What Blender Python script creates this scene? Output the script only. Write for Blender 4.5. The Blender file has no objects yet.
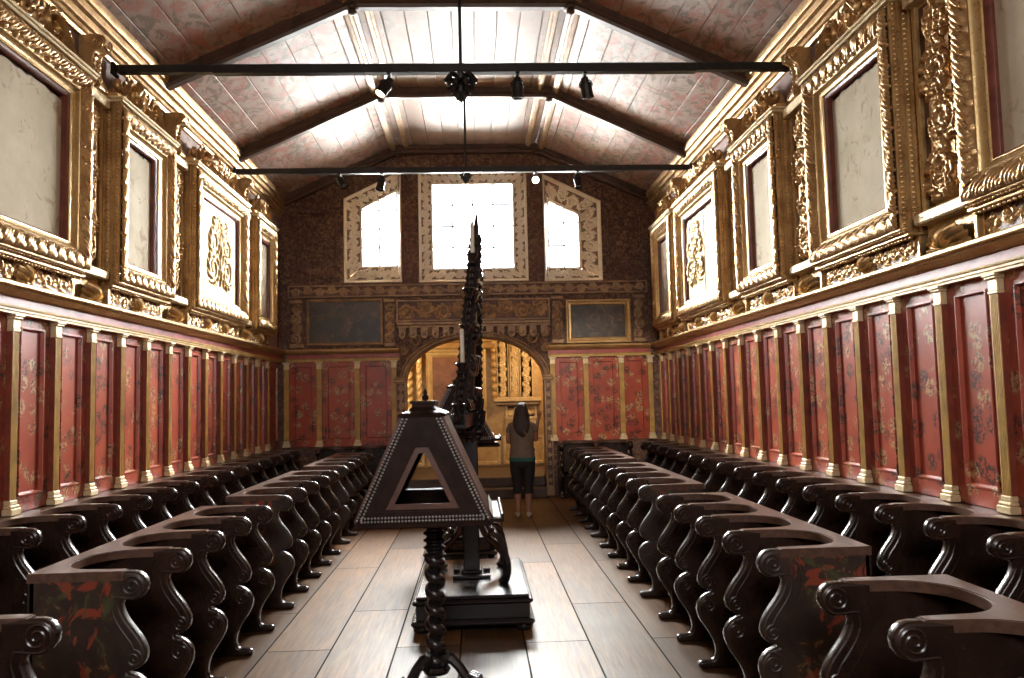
import bpy, math, random
import numpy as np
from mathutils import Vector, Matrix
from mathutils.geometry import tessellate_polygon
random.seed(7)
PI = math.pi
SC = bpy.context.scene
COL = SC.collection
R90 = PI / 2

# ------------------------------------------------------------------ room measures (metres)
XL, XR = -3.316, 3.134          # wall planes (pilaster fronts)
YB = 14.0                       # back wall plane
YF = -2.6                       # wall behind the viewer
Z_RAIL = 0.92                   # stall rail height
Z_ARCH = 2.365                  # underside of architrave
Z_CORN = 2.57                   # cornice ledge
Z_EAVE = 5.20
Z_FLAT = 6.10
XA, XB = -1.27, 1.12            # edges of the flat ceiling

# ------------------------------------------------------------------ materials
def new_mat(name):
    m = bpy.data.materials.new(name); m.use_nodes = True
    nt = m.node_tree; nt.nodes.clear()
    return m, nt
def N(nt, typ, **kw):
    n = nt.nodes.new(typ)
    for k, v in kw.items():
        if k.startswith('i_'):
            n.inputs[k[2:].replace('_', ' ')].default_value = v
        else: setattr(n, k, v)
    return n
def ramp(nt, fac, stops, interp='LINEAR'):
    r = nt.nodes.new('ShaderNodeValToRGB'); r.color_ramp.interpolation = interp
    el = r.color_ramp.elements
    while len(el) < len(stops): el.new(0.5)
    for e, (p, c) in zip(el, stops):
        e.position = p; e.color = (c[0], c[1], c[2], 1) if not isinstance(c, (int, float)) else (c, c, c, 1)
    nt.links.new(fac, r.inputs[0]); return r.outputs[0]
def mix(nt, fac, a, b, mode='MIX'):
    m = nt.nodes.new('ShaderNodeMix'); m.data_type = 'RGBA'; m.blend_type = mode
    for s, v in ((m.inputs[0], fac), (m.inputs[6], a), (m.inputs[7], b)):
        if isinstance(v, bpy.types.NodeSocket): nt.links.new(v, s)
        elif isinstance(v, (int, float)): s.default_value = v if s == m.inputs[0] else (v, v, v, 1)
        else: s.default_value = (*v, 1)
    return m.outputs[2]
def mth(nt, op, a, b=None):
    m = nt.nodes.new('ShaderNodeMath'); m.operation = op
    for i, v in enumerate((a, b)):
        if v is None: continue
        if isinstance(v, bpy.types.NodeSocket): nt.links.new(v, m.inputs[i])
        else: m.inputs[i].default_value = v
    return m.outputs[0]
def coords(nt, scale=(1, 1, 1), rnd=0.0):
    tc = nt.nodes.new('ShaderNodeTexCoord'); out = tc.outputs['Object']
    if rnd:
        oi = nt.nodes.new('ShaderNodeObjectInfo')
        v = nt.nodes.new('ShaderNodeVectorMath'); v.operation = 'MULTIPLY_ADD'
        cx = nt.nodes.new('ShaderNodeCombineXYZ')
        for i in range(3): nt.links.new(oi.outputs['Random'], cx.inputs[i])
        nt.links.new(cx.outputs[0], v.inputs[0]); v.inputs[1].default_value = (rnd, rnd * 1.7, rnd * 2.3)
        nt.links.new(out, v.inputs[2]); out = v.outputs[0]
    mp = nt.nodes.new('ShaderNodeMapping'); mp.inputs['Scale'].default_value = scale
    nt.links.new(out, mp.inputs[0]); return mp.outputs[0]
def noise(nt, vec, scale, detail=3, rough=0.5, dist=0.0):
    n = nt.nodes.new('ShaderNodeTexNoise'); n.inputs['Scale'].default_value = scale
    n.inputs['Detail'].default_value = detail; n.inputs['Roughness'].default_value = rough; n.inputs['Distortion'].default_value = dist
    nt.links.new(vec, n.inputs['Vector']); return n.outputs['Fac']
def finish(m, nt, col, rough=0.5, metal=0.0, bump=None, bstr=0.3, bdist=0.01, spec=0.5, coat=0.0, emis=None, estr=0.0):
    b = nt.nodes.new('ShaderNodeBsdfPrincipled'); o = nt.nodes.new('ShaderNodeOutputMaterial')
    def s(inp, v):
        if isinstance(v, bpy.types.NodeSocket): nt.links.new(v, b.inputs[inp])
        elif isinstance(v, (int, float)): b.inputs[inp].default_value = v
        else: b.inputs[inp].default_value = (*v, 1)
    s('Base Color', col); s('Roughness', rough); s('Metallic', metal); s('Specular IOR Level', spec)
    if coat: s('Coat Weight', coat); b.inputs['Coat Roughness'].default_value = 0.12
    if emis is not None: s('Emission Color', emis); s('Emission Strength', estr)
    if bump is not None:
        bp = nt.nodes.new('ShaderNodeBump'); bp.inputs['Strength'].default_value = bstr; bp.inputs['Distance'].default_value = bdist
        nt.links.new(bump, bp.inputs['Height']); nt.links.new(bp.outputs[0], b.inputs['Normal'])
    nt.links.new(b.outputs[0], o.inputs[0]); return m
def simple(name, col, rough=0.5, metal=0.0, var=0.25, scale=9.0, bstr=0.15, spec=0.5, coat=0.0, stretch=(1, 1, 1), rnd=3.0):
    m, nt = new_mat(name); v = coords(nt, stretch, rnd)
    n = noise(nt, v, scale, 4, 0.6)
    c = ramp(nt, n, [(0.3, tuple(x * (1 - var) for x in col)), (0.7, tuple(min(1, x * (1 + var)) for x in col))])
    return finish(m, nt, c, rough, metal, n, bstr, 0.01, spec, coat)

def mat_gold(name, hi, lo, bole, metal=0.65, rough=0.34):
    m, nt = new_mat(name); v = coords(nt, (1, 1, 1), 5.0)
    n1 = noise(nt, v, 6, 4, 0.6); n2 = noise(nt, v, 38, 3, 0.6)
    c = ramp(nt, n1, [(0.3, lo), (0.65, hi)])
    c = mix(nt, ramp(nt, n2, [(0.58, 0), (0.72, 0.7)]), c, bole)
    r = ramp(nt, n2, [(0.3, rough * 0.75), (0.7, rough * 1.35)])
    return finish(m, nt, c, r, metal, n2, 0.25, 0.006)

def mat_panel(name, red, red2, gold, dark, rough=0.33):
    """red lacquer painted with scattered small gold and black figures"""
    m, nt = new_mat(name); v = coords(nt, (1, 1, 1), 9.0)
    base = ramp(nt, noise(nt, v, 2.6, 4, 0.6), [(0.3, red2), (0.68, red)])
    fine = noise(nt, v, 26, 3, 0.65, 0.6)
    vo = nt.nodes.new('ShaderNodeTexVoronoi'); vo.inputs['Scale'].default_value = 7.0
    nt.links.new(v, vo.inputs['Vector'])
    near = ramp(nt, vo.outputs['Distance'], [(0.40, 1), (0.58, 0)])
    sep = nt.nodes.new('ShaderNodeSeparateColor'); nt.links.new(vo.outputs['Color'], sep.inputs[0])
    cellon = mth(nt, 'GREATER_THAN', sep.outputs[1], 0.18)
    br = ramp(nt, fine, [(0.48, 0), (0.53, 1)])
    mask = mth(nt, 'MULTIPLY', mth(nt, 'MULTIPLY', near, cellon), br)
    mot = mix(nt, mth(nt, 'GREATER_THAN', sep.outputs[0], 0.52), gold, dark)
    c = mix(nt, mth(nt, 'MULTIPLY', mask, 0.85), base, mot)
    f2 = noise(nt, v, 40, 2, 0.6)
    dk = mth(nt, 'MULTIPLY', mth(nt, 'MULTIPLY', near, cellon), ramp(nt, f2, [(0.56, 0), (0.60, 0.85)]))
    c = mix(nt, dk, c, (0.03, 0.018, 0.012))
    return finish(m, nt, c, rough, 0.0, noise(nt, v, 5, 3), 0.10, 0.01, 0.5, 0.25)

def mat_board_ceiling(name, amount):
    m, nt = new_mat(name); v = coords(nt, (1, 0.6, 1))
    n1 = noise(nt, v, 1.3, 4, 0.6); fl = noise(nt, v, 3.6, 5, 0.62, 1.6); fl2 = noise(nt, v, 4.4, 5, 0.64, 2.2)
    grain = noise(nt, coords(nt, (14, 0.8, 14)), 4, 3, 0.6); g2 = noise(nt, coords(nt, (3.0, 0.5, 3.0)), 3, 4, 0.6)
    c = ramp(nt, n1, [(0.32, (0.42, 0.28, 0.22)), (0.7, (0.55, 0.41, 0.33))])
    if amount < 0.5: c = mix(nt, 1.0, c, (0.74, 0.74, 0.74), 'MULTIPLY')
    c = mix(nt, ramp(nt, fl, [(0.49, 0), (0.56, 0.85*amount)]), c, (0.46, 0.15, 0.10))
    c = mix(nt, ramp(nt, fl2, [(0.52, 0), (0.58, 0.88*amount)]), c, (0.13, 0.11, 0.065))
    c = mix(nt, ramp(nt, g2, [(0.42, 0.30), (0.66, 0.0)]), c, (0.36, 0.26, 0.22))
    c = mix(nt, ramp(nt, grain, [(0.4, 0.25), (0.7, 0.0)]), c, (0.32, 0.21, 0.17))
    return finish(m, nt, c, 0.5, 0.0, grain, 0.15, 0.01)

def mat_floor():
    m, nt = new_mat('floor_planks'); v = coords(nt)
    mp = nt.nodes.new('ShaderNodeMapping'); mp.inputs['Rotation'].default_value = (0, 0, R90); mp.inputs['Location'].default_value = (0.3, 0.14, 0)
    nt.links.new(v, mp.inputs[0])
    b = nt.nodes.new('ShaderNodeTexBrick'); nt.links.new(mp.outputs[0], b.inputs[0])
    b.inputs['Scale'].default_value = 1.0; b.inputs['Brick Width'].default_value = 2.7; b.inputs['Row Height'].default_value = 0.44
    b.inputs['Mortar Size'].default_value = 0.0065; b.inputs['Mortar Smooth'].default_value = 0.2; b.offset = 0.37; b.offset_frequency = 2
    b.inputs['Color1'].default_value = (0.0, 0.0, 0.0, 1); b.inputs['Color2'].default_value = (1, 1, 1, 1); b.inputs['Mortar'].default_value = (0.5, 0.5, 0.5, 1)
    g = noise(nt, coords(nt, (22, 1.1, 1)), 2.2, 5, 0.62, 0.5); g2 = noise(nt, coords(nt, (5, 0.5, 1)), 2.0, 4, 0.6, 0.8)
    big = noise(nt, v, 0.9, 3, 0.5)
    c = ramp(nt, g, [(0.3, (0.105, 0.047, 0.017)), (0.72, (0.225, 0.118, 0.046))])
    c = mix(nt, ramp(nt, g2, [(0.35, 0.55), (0.65, 0)]), c, (0.07, 0.038, 0.02))
    tone = ramp(nt, b.outputs['Color'], [(0.0, (0.48, 0.45, 0.43)), (1.0, (1.35, 1.3, 1.25))])
    c = mix(nt, 1.0, c, tone, 'MULTIPLY')
    c = mix(nt, ramp(nt, big, [(0.45, 0), (0.65, 0.25)]), c, (0.16, 0.115, 0.085))
    seam = b.outputs['Fac']
    c = mix(nt, seam, c, (0.012, 0.008, 0.006))
    r = mix(nt, seam, mix(nt, g2, 0.36, 0.54), 1.0)
    h = mth(nt, 'SUBTRACT', mth(nt, 'MULTIPLY', g, 0.25), seam)
    return finish(m, nt, c, r, 0.0, h, 0.12, 0.01, 0.13)

def mat_carved_wall():
    """dark old painted and carved diaper ground on the back wall"""
    m, nt = new_mat('carved_dark_ground'); v = coords(nt)
    vo = nt.nodes.new('ShaderNodeTexVoronoi'); vo.feature = 'SMOOTH_F1'; vo.inputs['Scale'].default_value = 9.0
    nt.links.new(v, vo.inputs['Vector'])
    n = noise(nt, v, 16, 4, 0.65, 1.2); n2 = noise(nt, v, 2.2, 3)
    h = mth(nt, 'ADD', mth(nt, 'MULTIPLY', vo.outputs['Distance'], 0.8), n)
    c = ramp(nt, n, [(0.36, (0.07, 0.038, 0.035)), (0.5, (0.15, 0.078, 0.055)), (0.62, (0.32, 0.19, 0.10))])
    c = mix(nt, ramp(nt, n2, [(0.45, 0), (0.65, 0.5)]), c, (0.14, 0.055, 0.045))
    return finish(m, nt, c, 0.5, 0.15, h, 0.9, 0.03)

def mat_plaster():
    m, nt = new_mat('old_plaster'); v = coords(nt, (1, 1, 1), 11.0)
    n = noise(nt, v, 3.0, 5, 0.6); n2 = noise(nt, v, 5.5, 4, 0.65, 1.0)
    c = ramp(nt, n, [(0.3, (0.45, 0.38, 0.25)), (0.7, (0.58, 0.50, 0.36))])
    c = mix(nt, ramp(nt, n2, [(0.58, 0), (0.68, 0.8)]), c, (0.34, 0.22, 0.14))
    return finish(m, nt, c, 0.85, 0.0, n, 0.35, 0.02)

def mat_painting(name, ground):
    m, nt = new_mat(name); v = coords(nt, (1, 1, 1), 4.0)
    n = noise(nt, v, 3.4, 4, 0.6, 1.3); n2 = noise(nt, v, 8, 3, 0.6, 1.0)
    c = ramp(nt, n, [(0.46, ground), (0.60, (0.07, 0.05, 0.04)), (0.74, (0.20, 0.13, 0.09))])
    c = mix(nt, ramp(nt, n2, [(0.62, 0), (0.7, 0.6)]), c, (0.24, 0.10, 0.07))
    return finish(m, nt, c, 0.35, 0.0, n2, 0.1, 0.01)

def mat_painted_end():
    m, nt = new_mat('painted_dark_wood'); v = coords(nt, (1, 1, 1))
    sp = nt.nodes.new('ShaderNodeSeparateXYZ'); nt.links.new(v, sp.inputs[0])
    fld = ramp(nt, mth(nt, 'ADD', sp.outputs[1], 0.5), [(0.09, 0), (0.13, 1)])     # the painted field stops short of the carved edge
    n = noise(nt, v, 5.0, 3, 0.6, 1.6); n2 = noise(nt, v, 9, 4, 0.65, 0.8); n3 = noise(nt, v, 4.0, 3, 0.6, 2.0)
    c = ramp(nt, n2, [(0.3, (0.018, 0.012, 0.009)), (0.7, (0.050, 0.028, 0.018))])
    c = mix(nt, mth(nt, 'MULTIPLY', fld, ramp(nt, n, [(0.54, 0), (0.58, 0.85)])), c, (0.26, 0.045, 0.02))
    c = mix(nt, mth(nt, 'MULTIPLY', fld, ramp(nt, n3, [(0.54, 0), (0.60, 0.7)])), c, (0.07, 0.08, 0.03))
    c = mix(nt, mth(nt, 'MULTIPLY', fld, ramp(nt, n2, [(0.60, 0), (0.66, 0.6)])), c, (0.28, 0.15, 0.06))
    return finish(m, nt, c, 0.42, 0.0, n2, 0.2, 0.01)

def mat_glass():
    m, nt = new_mat('window_glass')
    t = nt.nodes.new('ShaderNodeBsdfTransparent'); t.inputs[0].default_value = (0.96, 0.98, 0.99, 1)
    g = nt.nodes.new('ShaderNodeBsdfGlossy'); g.inputs['Roughness'].default_value = 0.05
    f = nt.nodes.new('ShaderNodeFresnel'); f.inputs[0].default_value = 1.3
    mx = nt.nodes.new('ShaderNodeMixShader'); o = nt.nodes.new('ShaderNodeOutputMaterial')
    nt.links.new(f.outputs[0], mx.inputs[0]); nt.links.new(t.outputs[0], mx.inputs[1]); nt.links.new(g.outputs[0], mx.inputs[2])
    nt.links.new(mx.outputs[0], o.inputs[0]); return m
def mat_emit(name, col, s):
    m, nt = new_mat(name); e = nt.nodes.new('ShaderNodeEmission'); e.inputs[0].default_value = (*col, 1); e.inputs[1].default_value = s
    o = nt.nodes.new('ShaderNodeOutputMaterial'); nt.links.new(e.outputs[0], o.inputs[0]); return m

M = {}
M['gold'] = mat_gold('carved_gilding', (0.66, 0.44, 0.20), (0.40, 0.225, 0.085), (0.24, 0.085, 0.038))
M['gold_flat'] = mat_gold('flat_gilding', (0.64, 0.45, 0.20), (0.47, 0.29, 0.11), (0.30, 0.14, 0.055), 0.45, 0.34)
M['gold_pale_lit'] = mat_gold('pale_lit_gilding', (0.82, 0.68, 0.42), (0.62, 0.47, 0.25), (0.44, 0.28, 0.13), 0.25, 0.42)  # whitish gilding: the window glare on the ledges is put into the colour
M['yellow'] = simple('yellow_painted_wood', (0.52, 0.33, 0.10), 0.42, 0.1, 0.25, 7)
M['red_lip'] = simple('red_brown_lip', (0.16, 0.045, 0.030), 0.35, 0, 0.35, 10)
M['panel'] = mat_panel('red_lacquer_panel', (0.45, 0.086, 0.042), (0.31, 0.050, 0.028), (0.52, 0.37, 0.18), (0.035, 0.030, 0.022))
M['frieze'] = simple('red_frieze', (0.36, 0.075, 0.065), 0.4, 0, 0.3, 6)
M['pil_side'] = simple('dark_red_wood', (0.20, 0.045, 0.025), 0.4, 0, 0.3, 8)
M['stall'] = simple('dark_stall_wood', (0.024, 0.012, 0.008), 0.27, 0, 0.5, 6, 0.12, 0.5, 0.05, (1, 1, 1))
M['rail'] = simple('worn_rail_wood', (0.095, 0.050, 0.033), 0.30, 0, 0.4, 5, 0.10, 0.5, 0.10, (1, 6, 6))
M['end'] = mat_painted_end()
M['ceil'] = mat_board_ceiling('painted_ceiling_boards', 1.0)
M['ceil_flat'] = mat_board_ceiling('faded_ceiling_boards', 0.35)
M['rib'] = simple('dark_rib_wood', (0.075, 0.040, 0.026), 0.38, 0, 0.35, 7)
M['rib_gold'] = simple('golden_brown_batten', (0.50, 0.33, 0.17), 0.42, 0.1, 0.25, 8)
M['iron'] = simple('black_iron', (0.020, 0.018, 0.017), 0.42, 0.4, 0.3, 12)
M['floor'] = mat_floor()
M['carved'] = mat_carved_wall()
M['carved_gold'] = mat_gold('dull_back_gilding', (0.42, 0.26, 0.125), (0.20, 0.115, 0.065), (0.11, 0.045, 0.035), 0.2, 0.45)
M['plaster'] = mat_plaster()
M['wall_plain'] = simple('painted_wall', (0.42, 0.30, 0.27), 0.7, 0, 0.2, 3)
M['relief'] = mat_gold('relief_gilding', (0.56, 0.41, 0.18), (0.42, 0.27, 0.095), (0.30, 0.15, 0.05), 0.35, 0.5)
M['win_frame'] = mat_gold('pale_window_surround', (0.90, 0.81, 0.64), (0.80, 0.68, 0.50), (0.50, 0.36, 0.22), 0.05, 0.5)
M['win_ground'] = simple('brown_scroll_ground', (0.25, 0.17, 0.105), 0.6, 0, 0.3, 14)
M['bole'] = simple('red_brown_bole', (0.105, 0.042, 0.024), 0.5, 0.1, 0.4, 12)
M['muntin'] = simple('window_bar', (0.20, 0.18, 0.16), 0.6, 0, 0.1)
M['glass'] = mat_glass(); M['lens_glass'] = simple('lamp_lens_glass', (0.35, 0.36, 0.38), 0.12, 0.3, 0.05)
M['paint_a'] = mat_painting('dark_canvas_painting', (0.022, 0.022, 0.028))
M['paint_b'] = mat_painting('brown_canvas_painting', (0.030, 0.024, 0.020))
M['lect'] = simple('dark_lectern_wood', (0.024, 0.011, 0.007), 0.5, 0, 0.45, 9, 0.12, 0.10, 0.0)
M['lect_red'] = simple('reddish_lectern_wood', (0.095, 0.036, 0.021), 0.40, 0, 0.35, 9, 0.12, 0.35, 0.0)
M['ebony'] = simple('black_turned_wood', (0.014, 0.011, 0.012), 0.26, 0, 0.3, 9, 0.05, 0.5, 0.12)
M['stud'] = simple('grey_nailheads', (0.30, 0.28, 0.26), 0.4, 0.7, 0.2)
M['paper'] = simple('book_paper', (0.80, 0.78, 0.74), 0.7, 0, 0.06)
M['leather'] = simple('book_leather', (0.16, 0.075, 0.04), 0.45, 0, 0.3)
M['wax'] = simple('wax_candle', (0.66, 0.58, 0.45), 0.5, 0, 0.1)
M['altar'] = mat_gold('altar_gilding', (0.56, 0.36, 0.14), (0.40, 0.23, 0.08), (0.24, 0.10, 0.04), 0.3, 0.42)
M['altar_pale'] = mat_gold('pale_altar_gilding', (0.70, 0.52, 0.25), (0.52, 0.34, 0.14), (0.32, 0.16, 0.06), 0.25, 0.42)
M['altar_red'] = simple('altar_red_panel', (0.20, 0.085, 0.045), 0.5, 0, 0.4, 6)
M['step'] = simple('dark_step_wood', (0.070, 0.042, 0.028), 0.45, 0, 0.4, 6)
M['skin'] = simple('skin', (0.36, 0.18, 0.115), 0.5, 0, 0.06, 20, 0.0)
M['hair'] = simple('dark_hair', (0.016, 0.009, 0.007), 0.55, 0, 0.4, 30, 0.4, 0.5, 0, (6, 6, 1))
M['shirt'] = simple('grey_brown_jersey', (0.17, 0.135, 0.105), 0.85, 0, 0.2, 40, 0.3)
M['teal'] = simple('teal_cloth', (0.02, 0.12, 0.11), 0.8, 0, 0.2, 40)
M['black_cloth'] = simple('black_cloth', (0.012, 0.012, 0.014), 0.8, 0, 0.2, 30)
M['shoe'] = simple('pale_shoe_leather', (0.42, 0.34, 0.27), 0.5, 0, 0.15)
M['lamp_hot'] = mat_emit('lit_lamp_lens', (1.0, 0.62, 0.30), 60.0)
M['lamp_dim'] = mat_emit('lit_lamp_lens_dim', (1.0, 0.85, 0.7), 5.0)

# ------------------------------------------------------------------ mesh building
class MB:
    """collects geometry; coordinates (u, v, w): u along, v up, w out towards the viewer side (-y)"""
    def __init__(self): self.v = []; self.f = []; self.mi = []; self.cur = 0
    def add(self, verts, faces):
        o = len(self.v); self.v += [tuple(p) for p in verts]
        self.f += [tuple(i + o for i in f) for f in faces]; self.mi += [self.cur] * len(faces)
    def box(self, x0, x1, y0, y1, z0, z1):
        self.add([(x0,y0,z0),(x1,y0,z0),(x1,y1,z0),(x0,y1,z0),(x0,y0,z1),(x1,y0,z1),(x1,y1,z1),(x0,y1,z1)],
                 [(0,3,2,1),(4,5,6,7),(0,1,5,4),(1,2,6,5),(2,3,7,6),(3,0,4,7)])
    def cbox(self, x0, x1, y0, y1, z0, z1, c=0.01):
        """box with chamfered edges (all twelve)"""
        vs = []; idx = {}
        for ix, (xa, xs) in enumerate(((x0, 1), (x1, -1))):
            for iy, (ya, ys) in enumerate(((y0, 1), (y1, -1))):
                for iz, (za, zs) in enumerate(((z0, 1), (z1, -1))):
                    for k in range(3):
                        p = [xa + xs * c, ya + ys * c, za + zs * c]; p[k] = (xa, ya, za)[k]
                        idx[ix, iy, iz, k] = len(vs); vs.append(p)
        I = lambda a, b, d, k: idx[a, b, d, k]
        fs = []
        for a in (0, 1):
            q = [I(a,0,0,0), I(a,1,0,0), I(a,1,1,0), I(a,0,1,0)]; fs.append(q if a else q[::-1])
            q = [I(0,a,0,1), I(0,a,1,1), I(1,a,1,1), I(1,a,0,1)]; fs.append(q if a else q[::-1])
            q = [I(0,0,a,2), I(1,0,a,2), I(1,1,a,2), I(0,1,a,2)]; fs.append(q if a else q[::-1])
        for a in (0, 1):
            for b in (0, 1):
                fs.append([I(0,a,b,1), I(0,a,b,2), I(1,a,b,2), I(1,a,b,1)])
                fs.append([I(a,0,b,0), I(a,0,b,2), I(a,1,b,2), I(a,1,b,0)])
                fs.append([I(a,b,0,0), I(a,b,0,1), I(a,b,1,1), I(a,b,1,0)])
                for d in (0, 1): fs.append([I(a,b,d,0), I(a,b,d,1), I(a,b,d,2)])
        self.add(vs, fs)
    def grid(self, P, H=None, thr=0.0015, ground=1):
        """P: array (n, m, 3); where the relief H stays flat the faces take the ground material slot"""
        if H is not None:
            n, m = P.shape[:2]; o = len(self.v); self.v += [tuple(p) for p in P.reshape(-1, 3).tolist()]
            flat = (H[:-1, :-1] + H[1:, :-1] + H[1:, 1:] + H[:-1, 1:])/4 < thr
            for i in range(n-1):
                for j in range(m-1):
                    self.f.append((o+i*m+j, o+(i+1)*m+j, o+(i+1)*m+j+1, o+i*m+j+1)); self.mi.append(ground if flat[i, j] else self.cur)
            return
        n, m = P.shape[:2]
        vs = P.reshape(-1, 3).tolist()
        fs = [(i*m+j, (i+1)*m+j, (i+1)*m+j+1, i*m+j+1) for i in range(n-1) for j in range(m-1)]
        self.add(vs, fs)
    def loft(self, rings, caps=True, closed=True):
        n = len(rings[0]); o = []
        vs = [p for r in rings for p in r]; fs = []
        for i in range(len(rings)-1):
            for j in range(n if closed else n-1):
                k = (j+1) % n
                fs.append((i*n+j, i*n+k, (i+1)*n+k, (i+1)*n+j))
        if caps and closed:
            fs.append(tuple(range(n))[::-1]); fs.append(tuple((len(rings)-1)*n + j for j in range(n)))
        self.add(vs, fs)
    def lathe(self, prof, c=(0, 0, 0), seg=20):
        self.loft([[(c[0]+r*math.cos(2*PI*k/seg), c[1]+r*math.sin(2*PI*k/seg), c[2]+z) for k in range(seg)] for r, z in prof])
    def tube(self, pts, rad, seg=8, flat=1.0, axis=None):
        """swept tube; rad number or list; flat squashes along axis"""
        pts = [Vector(p) for p in pts]; n = len(pts)
        if not hasattr(rad, '__len__'): rad = [rad]*n
        ref = Vector(axis) if axis else None; rings = []
        prev = None
        for i, p in enumerate(pts):
            t = (pts[min(i+1, n-1)] - pts[max(i-1, 0)])
            if t.length < 1e-9: t = Vector((0, 0, 1))
            t.normalize()
            if ref is not None: b = ref.copy()
            elif prev is None: b = Vector((0, 0, 1)) if abs(t.z) < 0.9 else Vector((1, 0, 0))
            else: b = prev
            b = b - t * b.dot(t)
            if b.length < 1e-6: b = Vector((1, 0, 0)) - t * t.x
            b.normalize(); prev = b; a = t.cross(b)
            r = rad[i]
            rings.append([tuple(p + a*(r*math.cos(2*PI*k/seg)) + b*(r*flat*math.sin(2*PI*k/seg))) for k in range(seg)])
        self.loft(rings)
    def ball(self, c, r, seg=10, sz=1.0):
        k = 6; self.lathe([(max(1e-4, r*math.sin(PI*i/k)), -r*sz*math.cos(PI*i/k)) for i in range(k+1)], c, seg)
    def prism(self, poly, y0, y1, chamfer=0.0, axis='y'):
        """extrude polygon [(a, z)] ; axis y: points (a, y, z); axis x: points (x, a, z); axis z: points (a, b, z)"""
        def P(a, b, t): return (a, t, b) if axis == 'y' else ((t, a, b) if axis == 'x' else (a, b, t))
        n = len(poly)
        if chamfer:
            ins = offset_poly(poly, chamfer)
            layers = [(ins, y0), (poly, y0 + chamfer if y1 > y0 else y0 - chamfer), (poly, y1 - chamfer if y1 > y0 else y1 + chamfer), (ins, y1)]
        else: layers = [(poly, y0), (poly, y1)]
        vs = [P(a, b, t) for pl, t in layers for a, b in pl]; fs = []
        for i in range(len(layers)-1):
            for j in range(n):
                k = (j+1) % n; fs.append((i*n+j, i*n+k, (i+1)*n+k, (i+1)*n+j))
        L = (len(layers)-1)*n
        fs += [tuple(range(n))[::-1], tuple(range(L, L+n))]
        self.add(vs, fs)
    def plate(self, loops, y0, y1):
        """slab in the x,z plane with holes, thickness y0..y1"""
        flat = [p for l in loops for p in l]; n = len(flat)
        tri = tessellate_polygon([[Vector((a, b, 0)) for a, b in l] for l in loops])
        vs = [(a, y0, b) for a, b in flat] + [(a, y1, b) for a, b in flat]
        fs = [tuple(t) for t in tri] + [tuple(i+n for i in t)[::-1] for t in tri]
        o = 0
        for l in loops:
            m = len(l)
            fs += [(o+j, o+(j+1) % m, n+o+(j+1) % m, n+o+j) for j in range(m)]; o += m
        self.add(vs, fs)
    def mesh(self, name, mats, smooth=40):
        me = bpy.data.meshes.new(name); me.from_pydata(self.v, [], self.f)
        for m in (mats if isinstance(mats, (list, tuple)) else [mats]): me.materials.append(M[m])
        me.polygons.foreach_set('material_index', self.mi)
        import bmesh
        bm = bmesh.new(); bm.from_mesh(me); bmesh.ops.recalc_face_normals(bm, faces=bm.faces); bm.to_mesh(me); bm.free()
        if smooth:
            me.polygons.foreach_set('use_smooth', [True]*len(me.polygons)); me.set_sharp_from_angle(angle=math.radians(smooth))
        me.update(); return me
    def obj(self, name, mats, parent=None, smooth=40, loc=None, rz=0):
        o = bpy.data.objects.new(name, self.mesh(name, mats, smooth)); COL.objects.link(o)
        if parent is not None: o.parent = parent
        if loc: o.location = loc
        if rz: o.rotation_euler.z = rz
        return o

def offset_poly(poly, d):
    a = sum(poly[i][0]*poly[(i+1) % len(poly)][1] - poly[(i+1) % len(poly)][0]*poly[i][1] for i in range(len(poly)))
    s = 1 if a > 0 else -1; out = []; n = len(poly)
    for i in range(n):
        p0, p1, p2 = poly[i-1], poly[i], poly[(i+1) % n]
        e1 = Vector((p1[0]-p0[0], p1[1]-p0[1])); e2 = Vector((p2[0]-p1[0], p2[1]-p1[1]))
        if e1.length < 1e-9: e1 = e2
        if e2.length < 1e-9: e2 = e1
        e1.normalize(); e2.normalize()
        nn = Vector((-e1.y-e2.y, e1.x+e2.x)) * s
        if nn.length < 1e-6: nn = Vector((-e1.y, e1.x)) * s
        nn.normalize(); c = max(0.5, nn.dot(Vector((-e1.y, e1.x)) * s))
        out.append((p1[0]+nn.x*d/c, p1[1]+nn.y*d/c))
    return out
def catmull(pts, sub=4, closed=False):
    out = []; n = len(pts)
    for i in range(n - (0 if closed else 1)):
        g = lambda k: pts[k % n] if closed else pts[max(0, min(n-1, k))]
        p0, p1, p2, p3 = g(i-1), g(i), g(i+1), g(i+2)
        for s in range(sub):
            t = s/sub
            out.append(tuple(0.5*((2*b)+(-a+c)*t+(2*a-5*b+4*c-d)*t*t+(-a+3*b-3*c+d)*t**3) for a, b, c, d in zip(p0, p1, p2, p3)))
    if not closed: out.append(tuple(pts[-1]))
    return out
def spiral(cx, cz, r0, r1, a0, turns, n=40):
    """points (a, z) of a spiral from radius r0 at angle a0 winding in to r1"""
    return [(cx + (r0+(r1-r0)*t)*math.cos(a0+2*PI*turns*t), cz + (r0+(r1-r0)*t)*math.sin(a0+2*PI*turns*t)) for t in [i/n for i in range(n+1)]]

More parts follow.
